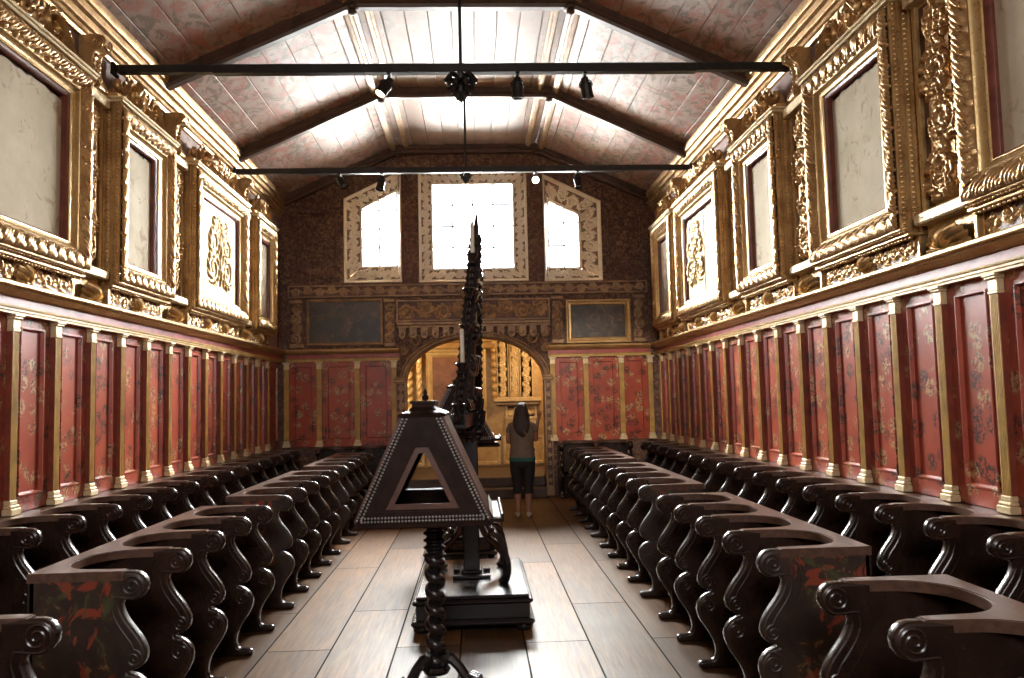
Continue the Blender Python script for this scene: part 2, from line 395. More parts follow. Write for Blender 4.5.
def tag(o, label, cat, group=None):
    o['label'] = label; o['category'] = cat
    if group: o['group'] = group
    return o
def thing(name, label, cat, loc=(0, 0, 0), rz=0, group=None):
    o = bpy.data.objects.new(name, None); COL.objects.link(o); o.location = loc; o.rotation_euler.z = rz
    o.empty_display_size = 0.1
    return tag(o, label, cat, group)
def struct(o): o['kind'] = 'structure'; return o
def dup(root, loc, rz, label, group=None):
    r = root.copy(); COL.objects.link(r); r.location = loc; r.rotation_euler = (0, 0, rz); r['label'] = label
    if group: r['group'] = group
    for ch in list(root.children):
        c = ch.copy(); COL.objects.link(c); c.parent = r
        for g in list(ch.children):
            d = g.copy(); COL.objects.link(d); d.parent = c
    return r
ORD = ['first', 'second', 'third', 'fourth', 'fifth', 'sixth', 'seventh', 'eighth', 'ninth', 'tenth', 'eleventh', 'twelfth',
       'thirteenth', 'fourteenth', 'fifteenth', 'sixteenth', 'seventeenth', 'eighteenth', 'nineteenth', 'twentieth']

# ---- carved relief: height field from blobs laid along curves
def relief(U, V, pts):
    h = np.zeros_like(U)
    for x, y, r in pts:
        i = (np.abs(U - x) < r) & (np.abs(V - y) < r)
        if i.any():
            d = r*r - (U[i]-x)**2 - (V[i]-y)**2
            h[i] = np.maximum(h[i], np.sqrt(np.maximum(d, 0)))
    return h
def rinceau_pts(width, period, seed=1):
    """running scroll of acanthus over one period; v in -width/2..width/2"""
    rnd = random.Random(seed); pts = []
    a = width*0.24
    for k in range(60):
        u = period*k/60; pts.append((u, a*math.sin(2*PI*u/period), width*0.055))
    for half in (0, 1):
        s = 1 if half == 0 else -1
        cx, cy = period*(0.25+0.5*half), -s*width*0.10
        R = min(period*0.21, width*0.34)
        for t in np.linspace(0, 1, 70):
            r = R*(1-0.86*t); an = s*(PI*0.55) - s*2*PI*1.45*t
            pts.append((cx+r*math.cos(an), cy+r*math.sin(an), width*0.060*(1-0.3*t)))
        pts.append((cx, cy, width*0.085))
        for q in range(11):                                     # leaf lobes thrown off the scroll
            an = 2*PI*q/11 + rnd.uniform(-.2, .2); L = R*rnd.uniform(0.35, 0.62)
            for t in np.linspace(0, 1, 9):
                r = R*0.98 + L*t; aa = an + 0.55*t*s
                pts.append((cx+r*math.cos(aa), cy+r*math.sin(aa), width*(0.062*(1-t)+0.018)))
    return pts
def tiled(pts, period, n):
    return [(x + k*period, y, r) for k in range(-1, n+1) for x, y, r in pts]
def rinceau_panel(mb, x0, x1, z0, z1, w0, vertical=False, step=0.012, depth=1.0, period=None, seed=1, two=False):
    """carved scroll panel on the plane w=w0 (x along, z up)"""
    L, Wd = ((z1-z0), (x1-x0)) if vertical else ((x1-x0), (z1-z0))
    per = period or Wd*1.6
    n = max(1, round(L/per)); per = L/n
    nu, nv = max(6, int(L/step)), max(6, int(Wd/step))
    u = np.linspace(0, L, nu+1); v = np.linspace(-Wd/2, Wd/2, nv+1)
    U, V = np.meshgrid(u, v, indexing='ij')
    h = relief(U, V, tiled(rinceau_pts(Wd*0.92, per, seed), per, n))*depth
    e = 0.02*Wd/0.3; inside = (V > -Wd/2) & (V < Wd/2) & (U > 0) & (U < L)
    h = np.where(inside, h, 0)
    X, Z = (x0 + V + Wd/2, z0 + U) if vertical else (x0 + U, z0 + V + Wd/2)
    mb.grid(np.stack([X, -(w0 + h), Z], -1), h if two else None)

def leaf_pts(pitch, wid):
    """one overlapping oblique acanthus leaf of five swept lobes; u along pitch, v across 0..wid"""
    pts = []
    for k, (u0, v0, L, bend) in enumerate(((0.10, 0.06, 0.92, 0.95), (0.30, 0.04, 0.70, 0.80), (0.52, 0.05, 0.46, 0.62), (-0.04, 0.28, 0.66, 0.75), (0.72, 0.03, 0.26, 0.42))):
        for t in np.linspace(0, 1, 16):
            pts.append((pitch*(u0 + bend*0.85*t**1.5), wid*(v0 + L*t - 0.08*t*t), pitch*(0.055 + 0.085*math.sin(PI*min(1.0, 0.25+0.75*t)))))
    for t in np.linspace(0, 1, 8): pts.append((pitch*(0.95+0.16*math.sin(PI*t)), wid*(0.80+0.14*t), pitch*0.10*(1-0.5*t)))
    return pts
def frame_sweep(mb, W, H, prof, leaf=None, step=0.02, x0=0.0, z0=0.0):
    """mitred rectangular frame, outer size W x H at (x0, z0). prof: [(inset, w)]; leaf=(pitch, i0, i1, amp) carves leaves between
    profile points i0..i1 (indices in prof)"""
    ins = np.array([p[0] for p in prof]); ww = np.array([p[1] for p in prof])
    sides = (((0, 0), (1, 0), (0, 1), W), ((W, 0), (0, 1), (-1, 0), H), ((W, H), (-1, 0), (0, -1), W), ((0, H), (0, -1), (1, 0), H))
    for (ox, oz), (dx, dz), (nx, nz), L in sides:
        nu = max(4, int(L/step)) if leaf else 1
        t = np.linspace(0, 1, nu+1)
        T, I = np.meshgrid(t, ins, indexing='ij'); _, Wv = np.meshgrid(t, ww, indexing='ij')
        U = I + T*(L - 2*I)
        Wv = Wv.copy()
        if leaf:
            pitch, i0, i1, amp = leaf
            n = max(1, round((L)/pitch)); pt = L/n; wid = ins[i1]-ins[i0]
            h = relief(U, I - ins[i0], tiled(leaf_pts(pt, wid), pt, n))
            mask = (I >= ins[i0]-1e-9) & (I <= ins[i1]+1e-9)
            Wv += np.where(mask, h*amp, 0)
        X = x0 + ox + dx*U + nx*I; Z = z0 + oz + dz*U + nz*I
        mb.grid(np.stack([X, -Wv, Z], -1))
def bead_row(mb, a, b, r, pitch, seg=6):
    a, b = Vector(a), Vector(b); n = max(1, int((b-a).length/pitch))
    for i in range(n): mb.ball(a + (b-a)*((i+0.5)/n), r, seg)

# ================================================================== ROOM SHELL
def side_loc(side, ya, yb):
    return ((XL, ya, 0), R90) if side == 'L' else ((XR, yb, 0), -R90)
SIDE = {'L': 'left', 'R': 'right'}

mb = MB(); mb.box(XL-0.4, XR+0.4, YF-0.3, YB+0.35, -0.12, 0.0); struct(mb.obj('floor', 'floor', smooth=0))
for sd in 'LR':
    x0, x1 = (XL-0.40, XL-0.0725) if sd == 'L' else (XR+0.0725, XR+0.40)
    mb = MB(); mb.box(x0, x1, YF-0.3, YB+0.35, 0, Z_EAVE+0.06); struct(mb.obj('wall_' + SIDE[sd], 'wall_plain', smooth=0))

# window outlines on the back wall: (outer quad, inner quad) counter-clockwise from bottom left, (u, z)
WINS = [([(-2.21, 3.74), (-1.27, 3.74), (-1.27, 5.63), (-2.21, 5.17)], [(-1.955, 4.02), (-1.34, 4.02), (-1.34, 5.36), (-1.955, 5.06)], (2, 4)),
        ([(-0.92, 3.73), (0.92, 3.73), (0.92, 5.64), (-0.92, 5.64)], [(-0.72, 3.955), (0.715, 3.955), (0.715, 5.48), (-0.72, 5.48)], (4, 4)),
        ([(1.255, 3.72), (2.215, 3.72), (2.215, 5.08), (1.255, 5.55)], [(1.335, 3.95), (1.87, 3.95), (1.87, 4.90), (1.335, 5.16)], (2, 3))]
ARCH_C, ARCH_A, ARCH_S, ARCH_B = -0.015, 1.19, 1.98, 0.76
def arch_pts(a, b, n=28, s=ARCH_S): return [(ARCH_C + a*math.cos(PI*k/n), s + b*math.sin(PI*k/n)) for k in range(n+1)]
def end_wall(name, y, rz, openings, arch):
    outer = [(XL-0.40, 0)]
    if arch: outer += [(ARCH_C-ARCH_A, 0)] + arch_pts(ARCH_A, ARCH_B)[::-1] + [(ARCH_C+ARCH_A, 0)]
    outer += [(XR+0.40, 0), (XR+0.40, Z_EAVE-0.02), (XR, Z_EAVE), (XB, Z_FLAT+0.05), (XA, Z_FLAT+0.05), (XL, Z_EAVE), (XL-0.40, Z_EAVE-0.02)]
    mb = MB(); loops = [outer]
    for o in openings: loops.append(offset_poly(o, 0.03)[::-1])
    mb.plate(loops, 0.0, 0.35)
    return struct(mb.obj(name, 'carved' if arch else 'wall_plain', loc=(0, y+(0.0025 if arch else 0), 0), smooth=0))
end_wall('wall_back', YB, 0, [w[0] for w in WINS], True)
FILL_OPENINGS = [[(-1.1, 3.2), (0.9, 3.2), (0.9, 5.3), (-1.1, 5.3)]]  # unseen opening added behind the viewer to let fill light in
end_wall('wall_front', YF-0.35, 0, FILL_OPENINGS, False)

def window(i, outer, inner, nm, y, glass_w=-0.16):
    root = bpy.data.objects.new('window_%d' % i, None); COL.objects.link(root); root.location = (0, y, 0); struct(root)
    mb = MB()
    for k in range(4):
        o0, o1, i0, i1 = (Vector(p) for p in (outer[k], outer[(k+1) % 4], inner[k], inner[(k+1) % 4]))
        L = (o1-o0).length; Wd = ((i0-o0).length + (i1-o1).length)/2*0.75
        nu, nv = int(L/0.016), max(8, int(Wd/0.012))
        S, T = np.meshgrid(np.linspace(0, 1, nu+1), np.linspace(0, 1, nv+1), indexing='ij')
        n = max(1, round(L/(Wd*1.5))); per = L/n
        h = relief(S*L, (T-0.5)*Wd, tiled(rinceau_pts(Wd*0.78, per, 3), per, n)) * 1.3
        h *= (np.abs(T-0.5) < 0.44)
        edge = np.where((T < 0.09) | (T > 0.91), 0.018, 0)
        A = np.array(o0)*(1-S[..., None])*(1-T[..., None]) + np.array(o1)*S[..., None]*(1-T[..., None]) + np.array(i1)*S[..., None]*T[..., None] + np.array(i0)*(1-S[..., None])*T[..., None]
        w = 0.05 - 0.19*T + h + edge
        mb.grid(np.stack([A[..., 0], -w, A[..., 1]], -1), np.where(edge > 0, 1, h), 0.0012)
    # outer lip of the surround
    mb.plate([offset_poly(outer, -0.025), outer[::-1]], -0.065, 0.0)
    mb.obj('window_surround', ['win_frame', 'win_ground'], root)
    mb = MB(); mb.plate([inner], -glass_w, -glass_w+0.008); mb.obj('window_pane', 'glass', root, smooth=0)
    (x0, z0), (x1, _), (_, z1), (_, z2) = inner
    top = lambda x: z2 + (z1-z2)*(x-x0)/(x1-x0)
    nx, nz = nm
    for a in range(1, nx):
        x = x0+(x1-x0)*a/nx; mb = MB(); mb.cbox(x-0.013, x+0.013, -glass_w-0.022, -glass_w-0.002, z0, top(x), 0.003); mb.obj('glazing_bar', 'muntin', root, smooth=0)
    zt = max(z1, z2)
    for a in range(1, nz):
        z = z0+(zt-z0)*a/nz
        xa, xb = x0, x1
        if z > min(z1, z2):
            xc = x0+(z-z2)/(z1-z2)*(x1-x0)
            if z1 > z2: xa = xc
            else: xb = xc
        mb = MB(); mb.cbox(xa, xb, -glass_w-0.021, -glass_w-0.003, z-0.013, z+0.013, 0.003); mb.obj('glazing_bar', 'muntin', root, smooth=0)
    mb = MB(); lp = offset_poly(inner, -0.03); mb.plate([lp, offset_poly(inner, 0.012)[::-1]], -glass_w-0.03, -glass_w+0.04); mb.obj('sash_frame', 'muntin', root, smooth=0)
for i, (o, n_, nm) in enumerate(WINS): window(i+1, o, n_, nm, YB)

# ceiling: boards running the length of the room
def board_ceiling(name, a, b, n, seed):
    """a, b: (x, z) of the two long edges"""
    rnd = random.Random(seed); mb = MB(); a, b = Vector(a), Vector(b); d = (b-a).normalized(); nn = Vector((-d.y, d.x))
    if nn.y > 0: nn = -nn                                        # towards the room
    L = (b-a).length; wd = L/n
    for k in range(n):
        p, q = a + d*(k*wd+0.005), a + d*((k+1)*wd-0.005)
        h0, h1 = rnd.uniform(0.004, 0.016), rnd.uniform(0.004, 0.016)
        y = YF
        while y < YB + 0.3:
            y2 = min(YB+0.34, y + rnd.uniform(3.0, 5.5)); c = 0.004
            pts = [p - nn*0.02, p + nn*(h0-c), p + d*c + nn*h0, q - d*c + nn*h1, q + nn*(h1-c), q - nn*0.02]
            mb.loft([[(v.x, yy, v.y) for v in pts] for yy in (y+0.002, y2-0.002)]); y = y2
    A, B = a - nn*0.06, b - nn*0.06; A2, B2 = a - nn*0.012, b - nn*0.012
    mb.loft([[(v.x, yy, v.y) for v in (A, A2, B2, B)] for yy in (YF-0.35, YB+0.36)])
    return struct(mb.obj(name, 'ceil_flat' if name == 'ceiling' else 'ceil', smooth=30))
board_ceiling('ceiling_left', (XL-0.1, Z_EAVE-0.045), (XA, Z_FLAT), 8, 1)
board_ceiling('ceiling', (XA, Z_FLAT), (XB, Z_FLAT), 9, 2)
board_ceiling('ceiling_right', (XR+0.1, Z_EAVE-0.045), (XB, Z_FLAT), 8, 3)

mb = MB(); roof = [(XL-0.5, Z_EAVE+0.03), (XA, Z_FLAT+0.10), (XB, Z_FLAT+0.10), (XR+0.5, Z_EAVE+0.03)]
mb.loft([[(x, y, z) for x, z in roof] + [(x, y, z+0.3) for x, z in roof[::-1]] for y in (YF-0.5, YB+0.5)]); struct(mb.obj('roof', 'rib', smooth=0))

# cornices and entablatures of the long walls (structure)
def run_profile(mb, prof, L): mb.loft([[(u, -w, z) for w, z in prof] for u in (0, L)])
for k, sd in enumerate('LR'):
    loc, rz = side_loc(sd, YF, YB); L = YB-YF
    root = bpy.data.objects.new('trim_%d' % (k+1), None); COL.objects.link(root); root.location = loc; root.rotation_euler.z = rz; struct(root)
    mb = MB(); run_profile(mb, [(-0.08, Z_ARCH), (0.012, Z_ARCH), (0.012, 2.382), (0.020, 2.385), (0.020, 2.402), (0.028, 2.405), (0.030, 2.42), (-0.08, 2.42)], L); mb.obj('architrave', 'yellow', root, smooth=0)
    mb = MB(); run_profile(mb, [(-0.08, 2.42), (0.004, 2.42), (0.004, 2.487), (-0.08, 2.487)], L); mb.obj('frieze', 'frieze', root, smooth=0)
    mb = MB(); run_profile(mb, [(-0.08, 2.487), (0.02, 2.487), (0.028, 2.497), (0.045, 2.50), (0.06, 2.512), (0.085, 2.522), (0.09, 2.535), (0.115, 2.54), (0.12, 2.548), (0.12, 2.566), (0.112, 2.574), (-0.08, 2.58)], L); mb.obj('cornice', 'gold_flat', root, smooth=30)
    # eaves cornice under the ceiling
    root = bpy.data.objects.new('trim_%d' % (k+3), None); COL.objects.link(root); root.location = loc; root.rotation_euler.z = rz; struct(root)
    mb = MB(); run_profile(mb, [(-0.08, 4.90), (-0.04, 4.90), (-0.03, 4.93), (-0.01, 4.94), (-0.01, 4.975), (0.02, 4.985), (0.03, 5.02), (0.03, 5.04), (0.065, 5.055), (0.075, 5.09), (0.075, 5.11), (0.10, 5.12), (0.115, 5.16), (0.115, 5.20), (-0.08, 5.20)], L)
    mb.obj('eaves_cornice', 'gold', root, smooth=30)
# longitudinal double battens along the edges of the flat ceiling
for k, x in enumerate((XA+0.02, XB-0.02)):
    root = bpy.data.objects.new('trim_%d' % (k+5), None); COL.objects.link(root); root.location = (x, 0, 0); struct(root)
    for dx in (-0.115, 0.115):
        s = 1 if x < 0 else -1
        zz = Z_FLAT - 0.012 - (max(0, -dx*s)*0.46)
        mb = MB(); mb.loft([[(dx+a, y, zz+b) for a, b in ((-0.05, 0.06), (-0.05, -0.02), (-0.035, -0.035), (-0.02, -0.035), (-0.015, -0.05), (0.015, -0.05), (0.02, -0.035), (0.035, -0.035), (0.05, -0.02), (0.05, 0.06))] for y in (YF, YB)])
        mb.obj('batten', 'rib_gold', root, smooth=0)

# roof ribs across the room
RIBS = [0.75, 3.40, 6.00, 8.64, 11.30, 13.90]
rib_names = ['behind the viewer', 'overhead', 'above the nearest frames', 'in front of the upper tie rod', 'between the two tie rods', 'against the back wall above the windows']
for i, y in enumerate(RIBS):
    root = thing('roof_rib', 'dark timber ceiling rib, %s from the back wall' % ORD[len(RIBS)-1-i] if i < len(RIBS)-1 else 'dark moulded timber ceiling rib tight against the back wall', 'beam', (0, y, 0), 0, 'ribs under the boarded ceiling')
    segs = [((XL-0.02, Z_EAVE-0.03), (XA, Z_FLAT)), ((XA, Z_FLAT), (XB, Z_FLAT)), ((XR+0.02, Z_EAVE-0.03), (XB, Z_FLAT))]
    for a, b in segs:
        mb = MB(); prof = [(-0.10, 0.02), (-0.10, -0.05), (-0.085, -0.07), (-0.085, -0.095), (-0.06, -0.11), (-0.045, -0.145), (0.045, -0.145), (0.06, -0.11), (0.085, -0.095), (0.085, -0.07), (0.10, -0.05), (0.10, 0.02)]
        mb.loft([[(x, dy, z+dz) for dy, dz in prof] for x, z in (a, b)]); mb.obj('rib_beam', 'rib', root, smooth=0)
    for x in (XA, XB):                                           # carved knop where the rib bends
        mb = MB(); mb.lathe([(0.001, -0.21), (0.035, -0.20), (0.05, -0.175), (0.035, -0.16), (0.075, -0.15), (0.085, -0.13), (0.07, -0.11)], (x, 0, Z_FLAT), 12); mb.obj('knop', 'rib', root)

# ================================================================== PANELLING
def panel_mesh(wd, H):
    """recessed lacquer panel: stiles, bevel and sunk field; u 0..wd, z 0..H"""
    mb = MB(); s = min(0.085, wd*0.19)
    def ring(i, w, b, t): i = max(i, 0.001); return [(i, -w, b), (wd-i, -w, b), (wd-i, -w, H-t), (i, -w, H-t)]
    mb.loft([ring(0, -0.07, 0, 0), ring(0, -0.045, 0, 0), ring(s, -0.045, 0.11, 0.075), ring(s+0.004, -0.036, 0.114, 0.079), ring(s+0.014, -0.036, 0.124, 0.089), ring(s+0.022, -0.064, 0.137, 0.097)], caps=False)
    mb.add(ring(s+0.022, -0.064, 0.137, 0.097), [(0, 1, 2, 3)])
    return mb.mesh('painted_panel', 'panel', 25)
def pilaster(name, label, H, loc, rz, group):
    root = thing(name, label, 'pilaster', loc, rz, group); h = 0.043
    mb = MB(); mb.cur = 0
    pr = []                                                       # fluted front
    nfl = 4
    mb.loft([[(-h, 0.07, z), (-h, 0.004, z), (-h+0.006, 0, z)] + [p for k in range(nfl) for p in ((-h+0.012+k*0.0165, 0, z), (-h+0.015+k*0.0165, 0.006, z), (-h+0.023+k*0.0165, 0.006, z), (-h+0.026+k*0.0165, 0, z))] + [(h-0.006, 0, z), (h, 0.004, z), (h, 0.07, z)] for z in (0.10, H-0.12)])
    me = mb.mesh('shaft', ['yellow', 'pil_side'], 0)
    for p in me.polygons:
        if abs(p.normal.x) > 0.9 and abs(p.center.x) > h*0.98: p.material_index = 1
    o = bpy.data.objects.new('shaft', me); COL.objects.link(o); o.parent = root
    mb = MB(); mb.cbox(-h-0.006, h+0.006, -0.006, 0.0435, H-0.125, H-0.105, 0.004); mb.cbox(-h-0.002, h+0.002, -0.002, 0.0435, H-0.105, H-0.035, 0.003); mb.cbox(-h-0.014, h+0.014, -0.018, 0.0435, H-0.035, H-0.018, 0.005); mb.cbox(-h-0.022, h+0.022, -0.028, 0.0435, H-0.018, H, 0.004)
    mb.obj('capital', 'gold_pale_lit', root, smooth=0)
    mb = MB(); mb.cbox(-h-0.022, h+0.022, -0.026, 0.0435, 0.0, 0.045, 0.004); mb.cbox(-h-0.016, h+0.016, -0.018, 0.0435, 0.045, 0.07, 0.008); mb.cbox(-h-0.006, h+0.006, -0.007, 0.0435, 0.07, 0.105, 0.006)
    mb.obj('base', 'gold_pale_lit', root, smooth=0)
    return root
PZ = Z_RAIL + 0.008; PH = Z_ARCH - PZ
PITCH = 0.595
PIL_Y = {'L': [6.0 + PITCH*k for k in range(-7, 13)], 'R': [4.74 + PITCH*k for k in range(-5, 16)]}
pil0 = None
for sd in 'LR':
    ys = [y for y in PIL_Y[sd] if y < YB-0.2]; rz = R90 if sd == 'L' else -R90; X = XL if sd == 'L' else XR
    vis = 3.9 if sd == 'R' else 4.9
    ys = [y for y in ys if y > vis]
    n = len(ys)
    pm = panel_mesh(PITCH-0.086, PH)
    for i, y in enumerate(ys):
        k = n-1-i
        lab = 'fluted yellow pilaster on the %s wall, %s from the back corner' % (SIDE[sd], ORD[k] if k < 20 else str(k))
        g = 'yellow pilasters of the %s wall' % SIDE[sd]
        if pil0 is None: pil0 = pilaster('pilaster', lab, PH, (X, y, PZ), rz, g)
        else: dup(pil0, (X, y, PZ), rz, lab, g)
        # the panel on the near side of this pilaster
        yn = y - PITCH
        o = bpy.data.objects.new('painted_panel', pm); COL.objects.link(o); o.rotation_euler.z = rz
        o.location = (X, yn+0.043 if sd == 'L' else y-0.043, PZ)
        tag(o, 'red painted panel on the %s wall, %s from the back corner' % (SIDE[sd], ORD[k+1]), 'wall panel', 'red panels of the %s wall' % SIDE[sd])
    # last narrow panel in the corner
    wd = YB - 0.02 - ys[-1] - 0.043
    o = bpy.data.objects.new('painted_panel', panel_mesh(wd, PH)); COL.objects.link(o); o.rotation_euler.z = rz
    o.location = (X, ys[-1]+0.043 if sd == 'L' else YB-0.02, PZ)
    tag(o, 'narrow red painted panel on the %s wall, tight in the back corner' % SIDE[sd], 'wall panel', 'red panels of the %s wall' % SIDE[sd])
# back wall panels
BP = {'left': [-3.22, -2.668, -2.025, -1.40], 'right': [1.32, 1.895, 2.515, 3.02]}
yb = YB - 0.07
for sname, xs in BP.items():
    for i, x in enumerate(xs):
        k = i if sname == 'right' else 3-i
        dup(pil0, (x, yb, PZ), 0, 'yellow pilaster on the back wall %s of the arch, %s' % (sname, ['next to the arch', 'second from the arch', 'third from the arch', 'in the room corner'][k]), 'yellow pilasters of the back wall')
    for i in range(3):
        a, b = xs[i]+0.043, xs[i+1]-0.043; k = i if sname == 'right' else 2-i
        o = bpy.data.objects.new('painted_panel', panel_mesh(b-a, PH)); COL.objects.link(o); o.location = (a, yb, PZ)
        tag(o, 'red lacquer panel on the back wall %s of the arch, %s' % (sname, ['nearest the arch', 'middle of three', 'nearest the corner'][k]), 'wall panel', 'red panels of the back wall')

# ================================================================== BACK WALL JOINERY (structure trim and carved pieces)
def bstruct(name, mb, mat, smooth=30): return struct(mb.obj(name, mat, loc=(0, YB, 0), smooth=smooth))
n_tr = 7
for sname, (a, b) in {'left': (XL+0.1, -1.30), 'right': (1.25, XR-0.1)}.items():
    root = bpy.data.objects.new('trim_%d' % n_tr, None); COL.objects.link(root); root.location = (0, YB, 0); struct(root); n_tr += 1
    for nm, prof, mt in (('architrave', [(0, Z_ARCH), (0.082, Z_ARCH), (0.082, 2.382), (0.09, 2.385), (0.09, 2.402), (0.10, 2.42), (0, 2.42)], 'yellow'),
                         ('frieze', [(0, 2.42), (0.074, 2.42), (0.074, 2.487), (0, 2.487)], 'frieze'),
                         ('cornice', [(0, 2.487), (0.09, 2.487), (0.115, 2.50), (0.13, 2.512), (0.155, 2.522), (0.16, 2.535), (0.185, 2.54), (0.19, 2.566), (0.18, 2.574), (0, 2.58)], 'gold_flat')):
        mb = MB(); mb.loft([[(u, -w, z) for w, z in prof] for u in (a, b)]); mb.obj(nm, mt, root, smooth=0)
# carved bands
def carved_band(name, x0, x1, z0, z1, label, proj=0.03, mat='carved_gold', vertical=False, period=None, seed=1, step=0.016, border=0.022, cat='carved panel', group=None):
    root = thing(name, label, cat, (0, YB, 0), 0, group)
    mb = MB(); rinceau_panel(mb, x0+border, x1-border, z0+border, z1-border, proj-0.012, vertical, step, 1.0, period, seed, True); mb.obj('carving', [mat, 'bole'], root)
    mb = MB(); mb.plate([[(x0, z0), (x1, z0), (x1, z1), (x0, z1)], [(x0+border, z0+border), (x0+border, z1-border), (x1-border, z1-border), (x1-border, z0+border)]], -proj-0.015, 0.0)
    mb.plate([[(x0+border, z0+border), (x1-border, z0+border), (x1-border, z1-border), (x0+border, z1-border)]], -proj+0.014, 0.0)
    mb.obj('border', mat, root, smooth=0); return root
carved_band('carved_band', XL+0.12, XR-0.12, 3.47, 3.68, 'long dull gilt carved band running right across the back wall under the windows', 0.05, period=0.42)
carved_band('carved_overdoor', -1.35, -0.06, 3.03, 3.40, 'long carved panel over the arch, left half', 0.04, period=0.55, seed=2)
carved_band('carved_overdoor', 0.06, 1.30, 3.03, 3.40, 'long carved panel over the arch, right half', 0.04, period=0.55, seed=2)
mb = MB()                                                          # cartouche over the arch
root = thing('cartouche', 'carved scroll cartouche on the back wall centred under the middle window', 'carving', (0, YB-0.103, 0))
for s in (-1, 1):
    mb.tube([(s*a, 0, z) for a, z in spiral(0.17, 3.50, 0.10, 0.015, PI, -1.4, 26)], [0.03*(1-0.6*i/26) for i in range(27)], 6)
    mb.tube([(s*a, 0, z) for a, z in spiral(0.14, 3.26, 0.09, 0.015, PI, 1.3, 26)], [0.028*(1-0.6*i/26) for i in range(27)], 6)
mb.lathe([(0.001, -0.365), (0.018, -0.33), (0.022, -0.26), (0.012, -0.22), (0.06, -0.17), (0.085, 0), (0.06, 0.17), (0.001, 0.20)], (0, -0.05, 3.40), 12)
mb.obj('scrollwork', 'carved_gold', root)
# lambrequin valance with hanging tabs
root = thing('carved_valance', 'row of carved hanging tabs on the back wall just above the arch', 'carving', (0, YB, 0))
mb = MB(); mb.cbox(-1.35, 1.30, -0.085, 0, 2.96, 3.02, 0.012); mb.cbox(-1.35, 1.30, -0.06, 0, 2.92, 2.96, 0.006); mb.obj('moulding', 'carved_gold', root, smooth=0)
for i in range(14):
    x = -1.25 + i*0.188; mb = MB()
    poly = [(x-0.065, 2.93)] + [(x+0.065*math.cos(PI+PI*k/10), 2.80+0.075*math.sin(PI+PI*k/10)) for k in range(11)] + [(x+0.065, 2.93)]
    mb.prism(poly, -0.065, 0.0, 0.008); mb.lathe([(0.001, 0), (0.028, 0), (0.02, 0.02), (0.001, 0.028)], (0, 0, 0), 8)
    k0 = len(mb.v) - 32
    for q in range(k0, len(mb.v)): vx, vy, vz = mb.v[q]; mb.v[q] = (x+vx, -0.064-vz, 2.805+vy)
    mb.obj('hanging_tab', 'carved_gold', root)
# archivolt and carved jambs
root = bpy.data.objects.new('trim_%d' % n_tr, None); COL.objects.link(root); root.location = (0, YB, 0); struct(root); n_tr += 1
mb = MB(); P1, P2 = arch_pts(ARCH_A, ARCH_B, 40), arch_pts(ARCH_A+0.11, ARCH_B+0.10, 40)
prof = [(0.0, 0.02), (0.0, 0.055), (0.15, 0.07), (0.3, 0.045), (0.6, 0.05), (0.75, 0.085), (1.0, 0.075), (1.0, 0.0)]
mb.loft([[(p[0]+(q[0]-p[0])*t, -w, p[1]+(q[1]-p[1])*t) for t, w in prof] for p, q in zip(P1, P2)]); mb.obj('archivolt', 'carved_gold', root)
mb = MB()
for s in (-1, 1):                                                  # spandrel scrolls
    for (cx, cz, r) in ((1.02, 2.70, 0.11), (0.78, 2.84, 0.07), (1.22, 2.52, 0.07), (1.25, 2.80, 0.075)):
        mb.tube([(ARCH_C+s*a, -0.03, z) for a, z in spiral(cx, cz, r, 0.015, 0.5, 1.7, 30)], [0.026*(1-0.55*i/30) for i in range(31)], 6)
mb.obj('spandrel_scrolls', 'carved_gold', root)
for s, (x0, x1) in ((-1, (-1.375, -1.205)), (1, (1.175, 1.30))):
    nm = 'left' if s < 0 else 'right'
    carved_band('carved_jamb', x0, x1, 0.16, 1.98, 'tall narrow carved gilt jamb on the %s side of the arch' % nm, 0.07, 'carved_gold', True, 0.3, 4, 0.014, 0.02, 'door jamb', 'carved jambs of the arch')
    root = thing('jamb_capital', 'moulded capital at the arch springing on the %s side' % nm, 'capital', (0, YB, 0), 0, 'capitals of the arch')
    mb = MB(); mb.cbox(x0-0.03, x1+0.03, -0.12, 0, 1.98, 2.03, 0.01); mb.cbox(x0-0.015, x1+0.015, -0.10, 0, 2.03, 2.07, 0.01); mb.obj('abacus', 'carved_gold', root, smooth=0)
    mb = MB(); mb.cbox(x0-0.01, x1+0.01, -0.09, 0, 0.0, 0.16, 0.012); tag(mb.obj('jamb_plinth', 'carved_gold', None, 0, (0, YB, 0)), 'plain block at the foot of the carved jamb, %s side of the arch' % nm, 'plinth', 'plinths of the arch')
# pilaster-like consoles and the two paintings
def painting(x0, x1, z0, z1, border, mat, fm, label):
    root = thing('painting', label, 'painting', (0, YB, 0), 0)
    W, H = x1-x0, z1-z0
    mb = MB(); frame_sweep(mb, W, H, [(0, 0), (0, 0.05), (0.012, 0.06), (0.025, 0.06), (border*0.5, 0.045), (border*0.8, 0.05), (border-0.012, 0.035), (border, 0.02)], None, 0.02, x0, z0); mb.obj('frame', fm, root, smooth=25)
    mb = MB(); b = border-0.005; mb.box(x0+b, x1-b, -0.024, 0.0, z0+b, z1-b); mb.obj('canvas', mat, root, smooth=0)
painting(-2.88, -1.58, 2.64, 3.44, 0.055, 'paint_a', 'carved_gold', 'large dark oil painting on the back wall, left of the arch')
painting(1.58, 2.71, 2.60, 3.36, 0.105, 'paint_b', 'gold_flat', 'dark painting in a broad gilt frame, right of the arch')
